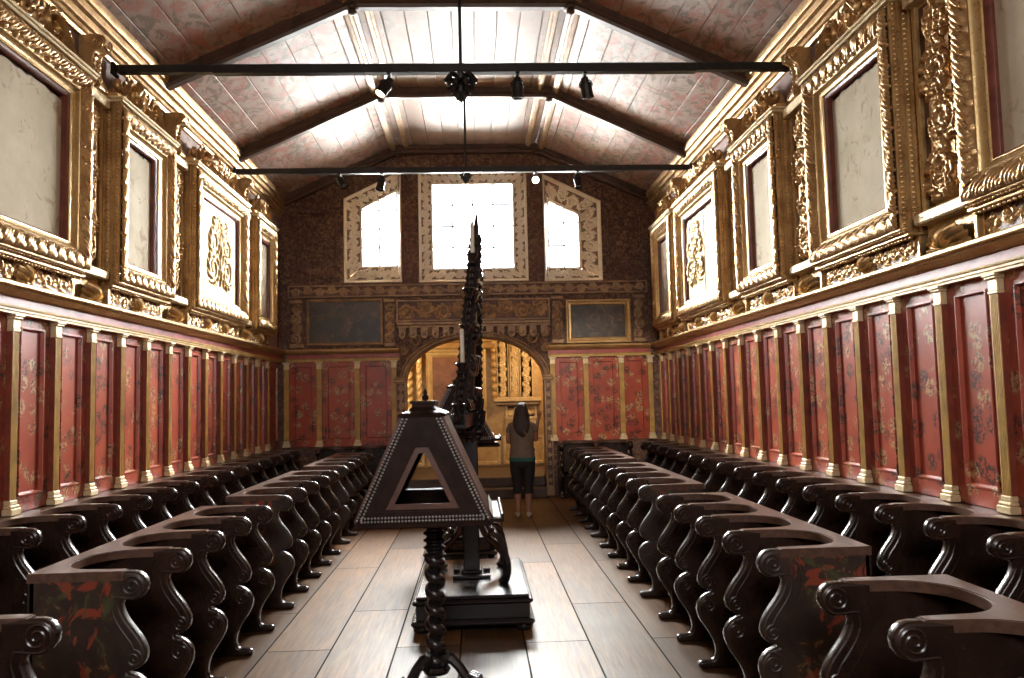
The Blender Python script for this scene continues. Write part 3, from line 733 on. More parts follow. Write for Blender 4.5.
for (x0, x1, lab) in ((-3.16, -2.95, 'in the left corner beside the dark painting'), (-1.555, -1.375, 'between the left painting and the arch'),
                      (1.33, 1.53, 'between the arch and the right painting'), (2.76, 2.95, 'in the right corner beside the gilt framed painting')):
    root = thing('carved_console', 'carved foliage console on the back wall %s' % lab, 'carving', (0, YB, 0), 0, 'carved consoles beside the paintings')
    mb = MB(); rinceau_panel(mb, x0, x1, 2.68, 3.36, 0.05, True, 0.014, 1.3, 0.34, 6, True); mb.obj('carving', ['carved_gold', 'bole'], root)
    mb = MB(); mb.cbox(x0-0.015, x1+0.015, -0.10, 0, 3.36, 3.43, 0.015); mb.cbox(x0-0.01, x1+0.01, -0.09, 0, 2.60, 2.68, 0.012); mb.cbox(x0, x1, -0.048, 0, 2.66, 3.38, 0.004); mb.obj('block', 'carved_gold', root, smooth=0)
# long flat mouldings framing the upper ground
for (x0, x1, z0, z1, lab) in ((-3.05, -2.36, 3.80, 4.98, 'left of the left window'), (2.36, 2.96, 3.80, 4.85, 'right of the right window')):
    root = thing('carved_ground', 'dark carved panel with raised border on the back wall, %s' % lab, 'carved panel', (0, YB, 0))
    mb = MB(); rinceau_panel(mb, x0+0.04, x1-0.04, z0+0.04, z1-0.04, 0.005, True, 0.022, 0.6, 0.5, 8); mb.obj('carving', 'carved', root)
    mb = MB(); frame_sweep(mb, x1-x0, z1-z0, [(0, 0), (0.004, 0.03), (0.03, 0.03), (0.04, 0.0)], None, 0.02, x0, z0); mb.obj('border', 'carved', root, smooth=0)

# ================================================================== CHAMBER BEYOND THE ARCH
AY = 16.3975
CY0, CY1, CX0, CX1, CZ0, CZ1 = YB+0.35, 16.4, -2.0, 2.1, 0.32, 3.3
mb = MB(); mb.box(CX0, CX1, CY0, CY1+0.2, 0.0, CZ0); struct(mb.obj('floor_chamber', 'step', smooth=0))
mb = MB(); mb.box(CX0-0.2, CX0, CY0, CY1+0.2, 0, CZ1+0.2); struct(mb.obj('wall_chamber_left', 'altar', smooth=0))
mb = MB(); mb.box(CX1, CX1+0.2, CY0, CY1+0.2, 0, CZ1+0.2); struct(mb.obj('wall_chamber_right', 'altar', smooth=0))
mb = MB(); mb.box(CX0, CX1, CY1, CY1+0.2, CZ0, CZ1+0.2); struct(mb.obj('wall_chamber_back', 'altar', smooth=0))
mb = MB(); mb.box(CX0, CX1, CY0, CY1+0.2, CZ1, CZ1+0.2); struct(mb.obj('ceiling_chamber', 'altar_pale', smooth=0))
root = thing('wooden_step', 'two dark wooden steps in the arched opening behind the standing woman', 'step', (0, YB, 0))
mb = MB(); mb.cbox(ARCH_C-1.17, ARCH_C+1.17, -0.30, 0.35, 0, 0.16, 0.012); mb.obj('tread', 'step', root, smooth=0)
mb = MB(); mb.cbox(ARCH_C-1.17, ARCH_C+1.17, 0.02, 0.35, 0.16, 0.325, 0.012); mb.obj('tread', 'step', root, smooth=0)
# altar pieces against the chamber wall
def alt(name, label, cat, x0, x1, z0, z1, y=CY1): return thing(name, label, cat, (0, y, 0))
root = thing('altarpiece', 'framed dark reddish panel in the golden chamber seen left of the tall candelabrum', 'altarpiece', (0, AY, 0))
mb = MB(); frame_sweep(mb, 1.22, 1.72, [(0, 0), (0, 0.10), (0.03, 0.12), (0.06, 0.09), (0.10, 0.08), (0.13, 0.05), (0.15, 0.03)], None, 0.02, -1.02, 0.95); mb.obj('frame', 'altar_pale', root, smooth=25)
mb = MB(); mb.box(-0.90, 0.08, -0.035, 0, 1.07, 2.55); mb.obj('panel', 'altar_red', root, smooth=0)
root = thing('altar_lintel', 'plain golden lintel across the chamber above the framed panel', 'moulding', (0, AY, 0))
mb = MB(); mb.loft([[(u, -w, z) for w, z in [(0, 2.70), (0.14, 2.70), (0.14, 2.80), (0.18, 2.83), (0.18, 2.88), (0.22, 2.92), (0, 2.92)]] for u in (-1.9, 0.42)]); mb.obj('lintel_board', 'altar', root, smooth=0)
def altar_column(x, z0, z1, r, label, mat):
    root = thing('altar_column', label, 'column', (x, CY1-0.28, 0), 0, 'carved columns in the golden chamber')
    mb = MB(); H = z1-z0; rings = []
    for k in range(61):
        t = k/60; ring = []
        for j in range(18):
            a = 2*PI*j/18; rr = r*(1 + 0.16*math.cos(3*(a - t*9*PI/3*2)) + 0.05*math.sin(t*80))
            ring.append((rr*math.cos(a), rr*math.sin(a), z0+0.16+(H-0.36)*t))
        rings.append(ring)
    mb.loft(rings); mb.obj('twisted_shaft', mat, root)
    mb = MB(); mb.lathe([(r*0.95, z1-0.20), (r*1.2, z1-0.18), (r*1.0, z1-0.15), (r*1.3, z1-0.08), (r*1.7, z1-0.02), (r*1.75, z1)], (0, 0, 0), 16); mb.obj('capital', mat, root)
    mb = MB(); mb.lathe([(r*1.6, z0), (r*1.6, z0+0.05), (r*1.25, z0+0.07), (r*1.4, z0+0.11), (r*1.0, z0+0.16)], (0, 0, 0), 16); mb.obj('base', mat, root)
altar_column(-1.36, 0.95, 2.70, 0.10, 'pale carved column in the golden chamber by the left jamb of the arch', 'altar_pale')
altar_column(-1.13, 0.95, 2.70, 0.055, 'slim carved column beside the framed altar panel', 'altar_pale')
root = thing('altar_pilaster', 'broad carved golden pilaster in the chamber above the woman', 'pilaster', (0, AY, 0))
for (a, b, w, sd_) in ((0.44, 0.64, 0.10, 1), (0.70, 0.84, 0.14, 5), (0.90, 1.12, 0.10, 3)):
    mb = MB(); rinceau_panel(mb, a, b, 1.70, 3.1, w, True, 0.010, 1.2, 0.19, sd_); mb.box(a-0.02, b+0.02, -w, 0, 1.68, 3.12); mb.obj('carved_shaft', 'altar_pale', root)
mb = MB(); mb.cbox(0.34, 1.30, -0.30, 0, 1.60, 1.68, 0.015); mb.cbox(0.38, 1.26, -0.24, 0, 1.54, 1.60, 0.015); mb.obj('ledge', 'altar_pale', root, smooth=0)
mb = MB(); rinceau_panel(mb, 0.62, 1.16, 1.30, 1.52, 0.10, False, 0.014, 1.1, 0.3, 2); mb.box(0.58, 1.20, -0.10, 0, 1.26, 1.54); mb.obj('carved_block', 'altar_pale', root)
mb = MB(); mb.box(0.56, 1.22, -0.07, 0, 0.921, 1.258); mb.obj('lower_board', 'altar', root, smooth=0)
mb = MB()
for k in range(9):
    mb.ball((0.36, -0.12, 1.75+0.15*k), 0.055, 8, 1.5)
mb.obj('scalloped_edge', 'altar', root)
for i, (a, b) in enumerate(((-1.75, -1.06), (-1.0, -0.2), (-0.14, 0.46), (0.52, 1.36))):
    root = thing('golden_dado', 'plain golden lower panel of the chamber wall, %s from the left' % ORD[i], 'wall panel', (0, AY, 0), 0, 'golden dado panels in the chamber')
    mb = MB(); frame_sweep(mb, b-a, 0.56, [(0, 0), (0, 0.05), (0.05, 0.05), (0.07, 0.025)], None, 0.02, a, CZ0+0.04); mb.obj('frame', 'altar_pale', root, smooth=0)
    mb = MB(); mb.box(a+0.05, b-0.05, -0.026, 0, CZ0+0.09, CZ0+0.55); mb.obj('panel', 'altar', root, smooth=0)

# ================================================================== PICTURE FRAMES ON THE LONG WALLS
ZO0, ZO1 = 2.775, 4.43          # outer frame bottom / top
ZP0, ZP1 = 3.02, 4.16           # opening bottom / top
def make_frame(sd, ya, yb, pa, pb, label, fill='plaster', far_relief=None):
    """ya..yb outer extent along the wall, pa..pb opening extent"""
    loc, rz = side_loc(sd, ya, yb); W = yb-ya; H = ZO1-ZO0
    near_l = (sd == 'R')                                          # u runs towards the viewer on the right wall
    l, r = (pa-ya, yb-pb) if sd == 'L' else (yb-pb, pa-ya)
    root = thing('picture_frame', label, 'frame', loc, rz, 'gilt frames on the %s wall' % SIDE[sd])
    bw = 0.20
    # outer deep moulding with bead rows on its sides
    mb = MB(); frame_sweep(mb, W, H, [(-0.02, -0.07), (-0.02, 0.02), (0.0, 0.03), (0.0, 0.075), (-0.008, 0.085), (-0.008, 0.105), (0.004, 0.112), (0.004, 0.150), (0.012, 0.158), (0.03, 0.158)], None, 0.02, 0, ZO0)
    for a in (0.052, 0.130):
        for x in (-0.001, W+0.001): bead_row(mb, (x, -a, ZO0), (x, -a, ZO1), 0.012, 0.036, 6)
        bead_row(mb, (0, -a, ZO0), (W, -a, ZO0), 0.012, 0.036, 6)
    mb.obj('outer_moulding', 'gold', root, smooth=30)
    # leaf carved torus
    mb = MB(); prof = []
    nseg = 14
    for k in range(nseg+1):
        t = k/nseg; prof.append((0.022+0.140*t, 0.152+0.018*math.sin(PI*t) - 0.006*t))
    frame_sweep(mb, W, H, prof, (0.145, 0, nseg, 1.5), 0.0095, 0, ZO0)
    mb.obj('leaf_moulding', 'gold', root, smooth=60)
    # flat and hollow inside it (fills out to the opening)
    mb = MB(); inner = []
    O = (0.158, W-0.158, ZO0+0.158, ZO1-0.158); I = (l, W-r, ZP0, ZP1)
    def rect(t, w): return [(O[0]+(I[0]-O[0])*t, -w, O[2]+(I[2]-O[2])*t), (O[1]+(I[1]-O[1])*t, -w, O[2]+(I[2]-O[2])*t), (O[1]+(I[1]-O[1])*t, -w, O[3]+(I[3]-O[3])*t), (O[0]+(I[0]-O[0])*t, -w, O[3]+(I[3]-O[3])*t)]
    mb.loft([rect(t, w) for t, w in ((0, 0.12), (0.02, 0.145), (0.16, 0.15), (0.18, 0.142), (0.30, 0.125), (0.45, 0.115), (0.60, 0.112), (0.62, 0.120), (0.70, 0.120), (0.72, 0.108))], caps=False)
    mb.obj('inner_moulding', 'gold_flat', root, smooth=25)
    mb = MB(); mb.loft([rect(t, w) for t, w in ((0.72, 0.108), (0.82, 0.104), (0.97, 0.088), (1.0, 0.082), (1.0, 0.045))], caps=False)
    mb.obj('inner_lip', 'red_lip', root, smooth=25)
    # backing seen in the opening
    if fill == 'plaster' or far_relief:
        mb = MB(); rnd = random.Random(int(ya*100))
        e = [(I[0]-0.01 + (I[1]-I[0]+0.02)*k/24, I[3]-0.012-rnd.uniform(0, 0.03)) for k in range(25)]
        mb.prism([(I[0]-0.01, I[2]-0.01), (I[1]+0.01, I[2]-0.01)] + e[::-1], -0.062, -0.045); mb.obj('backing', 'plaster', root, smooth=0)
    if fill == 'relief' or far_relief:
        a, b = (I[0], I[1]) if not far_relief else (I[0], I[0]+(I[1]-I[0])*far_relief)
        mb = MB(); rw = b-a; rh = I[3]-I[2]
        bx = 0.16 if fill == 'relief' else 0.02
        U, V = np.meshgrid(np.linspace(0, rw-2*bx, int((rw-2*bx)/0.011)+1), np.linspace(0, rh-0.24, int((rh-0.24)/0.011)+1), indexing='ij')
        cx = (rw-2*bx)/2; pts = []
        for s in (-1, 1):
            for (dx, z, R0, dirn) in ((0.22, 0.24, 0.17, 1), (0.20, 0.56, 0.15, -1), (0.13, 0.80, 0.10, 1)):
                k = min(1.3, cx/0.42); dx *= k; R1 = R0*min(k, 1.12)
                for t in np.linspace(0, 1, 90):
                    q = R1*(1-0.85*t); an = dirn*(PI*0.5 - 2*PI*1.6*t)
                    pts.append((cx+s*(dx+q*math.cos(an)), z+q*math.sin(an), 0.026*(1-0.25*t)))
                for q in range(10):
                    an = 2*PI*q/10
                    for t in np.linspace(0, 1, 8): pts.append((cx+s*(dx+(R1+0.07*t)*math.cos(an+0.6*t)), z+(R1+0.07*t)*math.sin(an+0.6*t), 0.024*(1-t)+0.007))
            for t in np.linspace(0, 1, 12): pts.append((cx+s*0.13*t*min(1, cx/0.3), 0.86+0.06*math.sin(PI*t), 0.035*(1-0.6*t)))
        for t in np.linspace(0, 1, 40): pts.append((cx, 0.05+0.85*t, 0.020+0.018*math.sin(9*t)**2))
        h = relief(U, V, pts); mb.grid(np.stack([a+bx+U, -(0.068+h*1.2), I[2]+0.12+V], -1))
        mb.box(a, b, -0.070, -0.03, I[2], I[3]-(0.0 if fill == 'relief' else 0.1)); mb.obj('relief_panel', 'relief', root, smooth=60)
    # predella below the frame: moulded ledge, carved panels, central leaf
    mb = MB(); zb, zt = Z_CORN+0.012, ZO0-0.028
    mb.cbox(-0.015, W+0.015, -0.115, 0.07, zt-0.004, ZO0-0.005, 0.006); mb.box(0, W, -0.035, 0.07, zb, zt)
    npan = max(2, round(W/0.7)); pw = W/npan
    for k in range(npan):
        rinceau_panel(mb, k*pw+0.03, (k+1)*pw-0.03, zb+0.012, zt-0.012, 0.036, False, 0.011, 1.5, 0.27, 5, True)
        mb.cbox(k*pw-0.018, k*pw+0.018, -0.075, 0.05, zb, zt, 0.006)
    bead_row(mb, (0, -0.085, zt-0.012), (W, -0.085, zt-0.012), 0.013, 0.045, 6)
    cb = mb.obj('carved_base', ['gold', 'bole'], root, smooth=40)
    for k in range(1, npan):
        mb = MB(); shell(mb, k*pw, zb+0.0, 0.10, zt-zb+0.02, 0.075); mb.obj('leaf_bracket', 'gold', cb, smooth=60)
    # flat top ledge
    mb = MB(); mb.cbox(-0.03, W+0.03, -0.185, 0.07, ZO1-0.005, ZO1+0.02, 0.006); mb.cbox(-0.045, W+0.045, -0.20, 0.07, ZO1+0.02, ZO1+0.045, 0.006); mb.obj('top_ledge', 'gold_pale_lit', root, smooth=0)
    return root
def shell(mb, x, z, wd, ht, proj):
    """scallop shell / leaf of radial ribs on the wall, base at z"""
    n = 91; T, S = np.meshgrid(np.linspace(-1, 1, n), np.linspace(0.0, 1, 13), indexing='ij')
    a = T*PI*0.52; rr = S*(1+0.07*np.cos(T*PI*9))
    X = x + wd*rr*np.sin(a); Z = z + ht*rr*np.cos(a)*0.98 + 0.0
    w = 0.035 + proj*np.sin(PI*np.clip(S*0.85+0.1, 0, 1))*(0.62+0.38*np.cos(T*PI*9))*np.sqrt(np.maximum(0.02, 1-T**2*0.85))
    mb.grid(np.stack([X, -w, Z], -1))

def make_strip(sd, ya, yb, label):
    """upright of pierced scroll carving between two frames"""
    loc, rz = side_loc(sd, ya, yb); W = yb-ya
    root = thing('carved_upright', label, 'carved panel', loc, rz, 'carved uprights of the %s wall' % SIDE[sd])
    b = 0.05
    mb = MB(); rinceau_panel(mb, b, W-b, ZO0+0.14, ZO1-0.11, 0.0, True, 0.011, 2.0, None, 9, True); 
    rinceau_panel(mb, W*0.28, W*0.72, ZO0+0.20, ZO1-0.16, 0.035, True, 0.012, 1.6, W*0.9, 4)
    mb.obj('scroll_carving', ['gold', 'bole'], root, smooth=60)
    mb = MB(); mb.box(0, W, 0.002, 0.07, ZO0-0.17, ZO1+0.0); mb.cbox(0.0, b, -0.03, 0.02, ZO0+0.1, ZO1-0.09, 0.006); mb.cbox(W-b, W, -0.03, 0.02, ZO0+0.1, ZO1-0.09, 0.006); mb.obj('flat_border', 'gold_flat', root, smooth=0)
    mb = MB(); mb.cbox(0.0, W, -0.09, 0.03, ZO1-0.09, ZO1, 0.008); mb.obj('end_block', 'gold_pale_lit', root, smooth=0)
    mb = MB(); mb.cbox(0.0, W, -0.10, 0.03, ZO0+0.02, ZO0+0.10, 0.012); mb.obj('end_block', 'gold_pale_lit', root, smooth=0)
    volute_console(root, W/2, ZO1, min(0.085, W*0.42))
    mb = MB(); shell(mb, W/2, Z_CORN+0.012, W*0.40, 0.17, 0.10); mb.obj('shell', 'gold', root, smooth=60)
    return root

def volute_console(root, x, z0, t):
    """upright bracket under the eaves: S profile standing out from the wall, volutes on its cheeks"""
    mb = MB()
    prof = catmull([(-0.06, z0), (0.10, z0), (0.115, z0+0.04), (0.085, z0+0.10), (0.055, z0+0.18), (0.055, z0+0.26), (0.080, z0+0.33), (0.130, z0+0.36), (0.160, z0+0.40), (0.150, z0+0.45), (0.10, z0+0.468), (0.02, z0+0.468), (-0.06, z0+0.468)], 4)
    mb.prism([(-w, z) for w, z in prof], x-t, x+t, 0.008, 'x')
    for s in (-1, 1):
        mb.tube([(x+s*t, -a, z) for a, z in spiral(0.105, z0+0.40, 0.048, 0.008, -0.8, 1.8, 30)], 0.008, 6)
        mb.tube([(x+s*t, -a, z) for a, z in spiral(0.07, z0+0.05, 0.036, 0.008, 2.2, -1.6, 24)], 0.007, 6)
        mb.tube([(x+s*(t-0.018), -w-0.002, z) for w, z in prof if w > 0.0], 0.007, 6)
    mb.tube([(x+0.045*math.cos(a), -0.150, z0+0.405+0.040*math.sin(a)) for a in np.linspace(0, 2*PI, 20)], 0.009, 6)
    for k in range(6): mb.ball((x, -0.075-0.004*abs(k-2.5)**1.5, z0+0.09+0.042*k), 0.024, 8)
    mb.obj('volute_console', 'gold', root, smooth=40)
def make_cresting(sd, ya, yb, label):
    """swan-neck scrolls rising from both ends of a frame, leafy scrolls and a plume between them"""
    loc, rz = side_loc(sd, ya, yb); W = yb-ya; z0 = ZO1+0.047
    root = thing('carved_cresting', label, 'cresting', loc, rz, 'scrolled crestings of the %s wall' % SIDE[sd])
    c = W/2; k = min(1.25, c/0.66); kz = 0.98
    for s in (-1, 1):                                             # swan necks: deep ribbons standing out from the wall
        path = catmull([(0.0, 0.022), (0.10, 0.030), (0.19, 0.075), (0.255, 0.155), (0.31, 0.235), (0.39, 0.270), (0.465, 0.235), (0.480, 0.160), (0.435, 0.110), (0.375, 0.125), (0.362, 0.175), (0.40, 0.20)], 5)
        n = len(path); mb = MB(); rings = []
        for i, (a, z) in enumerate(path):
            p0, p1 = path[max(0, i-1)], path[min(n-1, i+1)]; d = Vector((p1[0]-p0[0], p1[1]-p0[1])).normalized(); nn = Vector((-d.y, d.x)); th = 0.021*(1-0.45*i/n); dp = 0.135-0.02*i/n
            P = lambda o, w: (c + s*(c - 0.012 - (a*k + nn.x*o*th)), -w, z0 + 0.004 + (z + nn.y*o*th)*kz)
            rings.append([P(-1, -0.06), P(-1, dp-0.008), P(-0.7, dp), P(-0.35, dp-0.010), P(0.35, dp-0.010), P(0.7, dp), P(1, dp-0.008), P(1, -0.06)])
        mb.loft(rings); mb.obj('swan_neck_scroll', 'gold', root, smooth=40)
    mb = MB()
    def S(cx, cz, r0, a0, turns, r=0.028, w=0.06):
        p = spiral(cx, cz, r0, 0.016, a0, turns, 34); mb.tube([(x, -w, z) for x, z in p], [r*(1-0.55*i/34) for i in range(35)], 8, 1.6, (0, 1, 0))
    for s in (-1, 1):
        X = lambda a: c + s*(c - 0.012 - a*k)
        S(X(0.30), z0+0.108, 0.062*k, 0.4, s*1.6); S(X(0.17), z0+0.165, 0.05, 2.0, -s*1.4, 0.022)
        gap = c - 0.50*k
        m = max(1, round(gap/0.20))
        for j in range(m):
            cx = c + s*gap*(j+0.55)/m
            S(cx, z0+0.14, min(0.085, gap/m*0.45), PI/2, s*1.6, 0.026, 0.07)
            for q in range(4):
                an = PI*(0.2+0.2*q); R = 0.085
                mb.tube([(cx+R*math.cos(an), -0.07, z0+0.12+R*math.sin(an)), (cx+(R+0.05)*math.cos(an+0.2*s), -0.10, z0+0.12+(R+0.05)*math.sin(an+0.2*s)), (cx+(R+0.10)*math.cos(an+0.5*s), -0.12, z0+0.12+(R+0.10)*math.sin(an+0.5*s))], [0.024, 0.021, 0.005], 6)
        for q in range(5):                                        # leaves thrown off the back of the swan neck
            a = 0.27+0.05*q; zz = 0.19+0.10*math.sin(PI*q/4.6)
            mb.tube([(X(a), -0.05, z0+zz), (X(a-0.03), -0.09, z0+zz+0.03), (X(a-0.07), -0.10, z0+zz+0.045)], [0.022, 0.020, 0.005], 6)
    mb.obj('leaf_scrolls', 'gold', root, smooth=60)
    mb = MB(); shell(mb, c, z0+0.035, 0.15, 0.36, 0.09); mb.obj('leaf_plume', 'gold', root, smooth=60)
    return root

FR = {'R': [(2.70, 4.75, 3.02, 4.46), (5.45, 6.98, 5.76, 6.61), (7.68, 8.98, 8.05, 8.64), (9.57, 11.70, 10.05, 11.40), (11.97, 13.30, 12.58, 13.06)],
      'L': [(4.50, 6.76, 4.90, 6.45), (7.30, 8.62, 7.62, 8.22), (9.28, 11.38, 9.75, 11.10), (11.87, 13.00, 12.32, 12.80)]}
desc = {('R', 0): 'nearest gilt frame on the right wall, cut off by the photo edge',
        ('R', 1): 'second gilt frame from the viewer on the right wall, around stained bare plaster',
        ('R', 2): 'narrow gilt frame around bare plaster on the right wall, third from the viewer',
        ('R', 3): 'gilt frame on the right wall half filled with a carved golden panel',
        ('R', 4): 'slim gilt frame on the right wall nearest the back corner',
        ('L', 0): 'nearest gilt frame on the left wall, cut off by the photo edge',
        ('L', 1): 'narrow gilt frame around bare plaster on the left wall, second from the viewer',
        ('L', 2): 'gilt frame on the left wall filled with a bright golden relief of scrolls',
        ('L', 3): 'slim gilt frame on the left wall nearest the back corner'}
place = {('R', 0): 'nearest frame on the right wall', ('R', 1): 'second frame from the viewer on the right wall', ('R', 2): 'narrow third frame on the right wall',
         ('R', 3): 'right wall frame with the half golden panel', ('R', 4): 'slim right wall frame by the back corner',
         ('L', 0): 'nearest frame on the left wall', ('L', 1): 'narrow second frame on the left wall', ('L', 2): 'left wall frame with the golden relief', ('L', 3): 'slim left wall frame by the back corner'}
for sd in 'RL':
    fr = FR[sd]
    for i, (ya, yb_, pa, pb) in enumerate(fr):
        make_frame(sd, ya, yb_, pa, pb, desc[sd, i], 'relief' if (sd, i) == ('L', 2) else 'plaster', 0.62 if (sd, i) == ('R', 3) else None)
        make_cresting(sd, ya, yb_, 'carved gilt scroll cresting above the ' + place[sd, i])
        if i+1 < len(fr):
            make_strip(sd, yb_+0.05, fr[i+1][0]-0.05, 'upright of carved gilt scrolls on the %s wall, %s' % (SIDE[sd], ['between the two nearest frames', 'between the second and third frames', 'between the third and fourth frames', 'between the two farthest frames'][i]))

# ================================================================== CHOIR STALLS
AT = 0.060                                                        # thickness of an arm board
def arm_profile(D, scale=1.0):
    d_z = [(0.066+0.066*math.cos(a), 0.852+0.066*math.sin(a)) for a in [PI/2+PI*k/10*1.22 for k in range(11)]]
    low = catmull([(0.108, 0.785), (0.117, 0.765), (0.112, 0.74), (0.092, 0.70), (0.062, 0.66), (0.032, 0.62), (0.010, 0.58), (0.001, 0.545), (0.006, 0.512), (0.024, 0.488), (0.050, 0.474), (0.082, 0.466)], 3)
    low2 = catmull([(0.082, 0.458), (0.055, 0.452), (0.022, 0.432), (-0.004, 0.398), (-0.013, 0.36), (-0.006, 0.32), (0.013, 0.28), (0.042, 0.235), (0.070, 0.19), (0.089, 0.145), (0.096, 0.10), (0.090, 0.070), (0.070, 0.052), (0.032, 0.047), (0.0, 0.044), (-0.014, 0.030), (-0.010, 0.010), (0.006, 0.0)], 3)
    pts = [(0.0, 0.918)] + [(D-d, z) for d, z in d_z] + [(D-d, z) for d, z in low] + [(D-d, z) for d, z in low2] + [(0.0, 0.0)]
    return pts
def arm_mesh(name, D, mat):
    mb = MB(); prof = arm_profile(D)
    # axis x: points (x, a, z) with a = y = -w
    poly = [(-w, z) for w, z in prof]; h = AT/2
    l0, l1, l2 = offset_poly(poly, 0.018), offset_poly(poly, 0.013), offset_poly(poly, 0.004)
    layers = [(l0, -h), (l1, -h), (l2, -h+0.004), (poly, -h+0.014), (poly, h-0.014), (l2, h-0.004), (l1, h), (l0, h)]
    n = len(poly); vs = [(x, a, z) for pl, x in layers for a, z in pl]; fs = []
    for i in range(7):
        for j in range(n): fs.append((i*n+j, i*n+(j+1) % n, (i+1)*n+(j+1) % n, (i+1)*n+j))
    fs += [tuple(range(n))[::-1], tuple(range(7*n, 8*n))]
    mb.add(vs, fs)
    for s in (-1, 1):                                             # carved volute lines on both faces
        x = s*(h-0.001)
        def ln(p, r): mb.tube([(x, -(D-d), z) for d, z in p], r, 6)
        ln(spiral(0.068, 0.852, 0.056, 0.006, PI*1.45, -2.2, 44), 0.0065)
        ln(catmull([(0.062, 0.796), (0.11, 0.80), (0.150, 0.80), (0.158, 0.76), (0.140, 0.70), (0.105, 0.645), (0.072, 0.60), (0.055, 0.565)], 3), 0.006)
        ln(spiral(0.055, 0.525, 0.040, 0.005, PI*0.5, 1.7, 30), 0.006)
        ln(spiral(0.050, 0.385, 0.052, 0.006, PI*0.6, -1.8, 34), 0.006)
        ln(catmull([(0.10, 0.40), (0.085, 0.32), (0.10, 0.26), (0.128, 0.20), (0.142, 0.14), (0.140, 0.09)], 3), 0.006)
        ln(catmull([(0.19, 0.86), (0.205, 0.78), (0.19, 0.70), (0.155, 0.635), (0.12, 0.585), (0.11, 0.54)], 3), 0.005)
    return mb.mesh(name, mat, 50)
ARM = {}
def arm_data(D, mat):
    if (D, mat) not in ARM: ARM[D, mat] = arm_mesh('armrest', D, mat)
    return ARM[D, mat]
def rail_obj(root, xs, D, mat='rail', ext=(0, 0), bk=0.0):
    """top board: straight back edge, horseshoe cut-outs between the arms, with moulded lip"""
    front = []; n = 26
    for a, b in zip(xs[:-1], xs[1:]):
        x0, x1 = a+AT/2-0.006, b-AT/2+0.006; c, hw = (x0+x1)/2, (x1-x0)/2
        for k in range(n+1):
            t = -1+2*k/n; t = math.copysign(abs(t)**0.6, t)
            front.append((c+hw*t, 0.085+0.27*(1-(1-abs(t)**2.6)**(1/2.2)) if abs(t) < 0.999 else D-0.105))
    poly = [(xs[0]-AT/2-0.004-ext[0], bk), (xs[0]-AT/2-0.004-ext[0], D-0.105)] + front + [(xs[-1]+AT/2+0.004+ext[1], D-0.105), (xs[-1]+AT/2+0.004+ext[1], bk)]
    mb = MB(); mb.prism([(x, -w) for x, w in poly], Z_RAIL-0.040, Z_RAIL, 0.0, 'z')
    ins = [(x, -(w-0.010 if w > 0.02 else bk+0.004)) for x, w in poly]
    mb.prism(ins, Z_RAIL-0.0005, Z_RAIL+0.003, 0.0, 'z')
    return mb.obj('top_rail', mat, root, smooth=35)
def make_bench(label, xs, D, loc, rz, group, near_end=None, name='choir_stall', bk=0.0):
    """xs: arm positions along local x; near_end: index of a painted end arm"""
    root = thing(name, label, 'choir stall', loc, rz, group)
    rail_obj(root, xs, D, bk=bk)
    mb = MB(); mb.cbox(xs[0]-AT/2, xs[-1]+AT/2, -0.035, -bk, 0.0, Z_RAIL-0.038, 0.004); mb.obj('back_board', 'stall', root, smooth=0)
    for i, x in enumerate(xs):
        m = 'end' if near_end is not None and i == near_end % len(xs) else 'stall'
        o = bpy.data.objects.new('armrest' if m == 'stall' else 'end_panel', arm_data(D, m)); COL.objects.link(o); o.parent = root; o.location = (x, 0, 0)
        if m == 'end': o['label'] = 'painted end panel'
    seats = {}
    for a, b in zip(xs[:-1], xs[1:]):
        w = round(b-a-AT, 3)
        if w not in seats:
            mb = MB(); e = 0.30; pts = [(-w/2, -0.03)] + [(-w/2, -e+0.06)] + [(w/2*math.sin(t), -e+0.06-0.07*math.cos(t)) for t in np.linspace(-PI/2, PI/2, 13)] + [(w/2, -0.03)]
            mb.prism(pts, 0.40, 0.435, 0.006, 'z'); mb.cbox(-w/2, w/2, -0.05, -0.03, 0.0, 0.40, 0.004); seats[w] = mb.mesh('seat', 'stall', 30)
        o = bpy.data.objects.new('seat', seats[w]); COL.objects.link(o); o.parent = root; o.location = ((a+b)/2, 0, 0)
    return root
P2_ = 0.575
def front_row(side, starts):
    X = 1.90 if side == 'R' else -2.08; D = 0.556 if side == 'R' else 0.54
    names = ['cut off by the photo edge', 'nearest complete run', 'middle run', 'farthest run']
    for k, (y0, n, pitch) in enumerate(starts):
        ys = [y0+pitch*i for i in range(n)]
        if side == 'R': xs = [-(y-ys[-1]) for y in ys][::-1]; loc = (X, ys[-1], 0); ne = n-1
        else: xs = [y-ys[0] for y in ys]; loc = (X, ys[0], 0); ne = 0
        lab = 'dark carved choir stalls, front row %s of the aisle, %s' % (SIDE[side], names[k])
        make_bench(lab, xs, D, loc, -R90 if side == 'R' else R90, 'front row of stalls on the %s' % SIDE[side], ne if k in (1, 2, 3) else None)
front_row('R', [(1.54, 4, 0.57), (3.95, 5, 0.555), (6.85, 5, 0.56), (9.77, 5, 0.575)])
front_row('L', [(1.40, 4, 0.57), (3.92, 5, 0.575), (6.88, 5, 0.575), (9.84, 5, 0.575)])
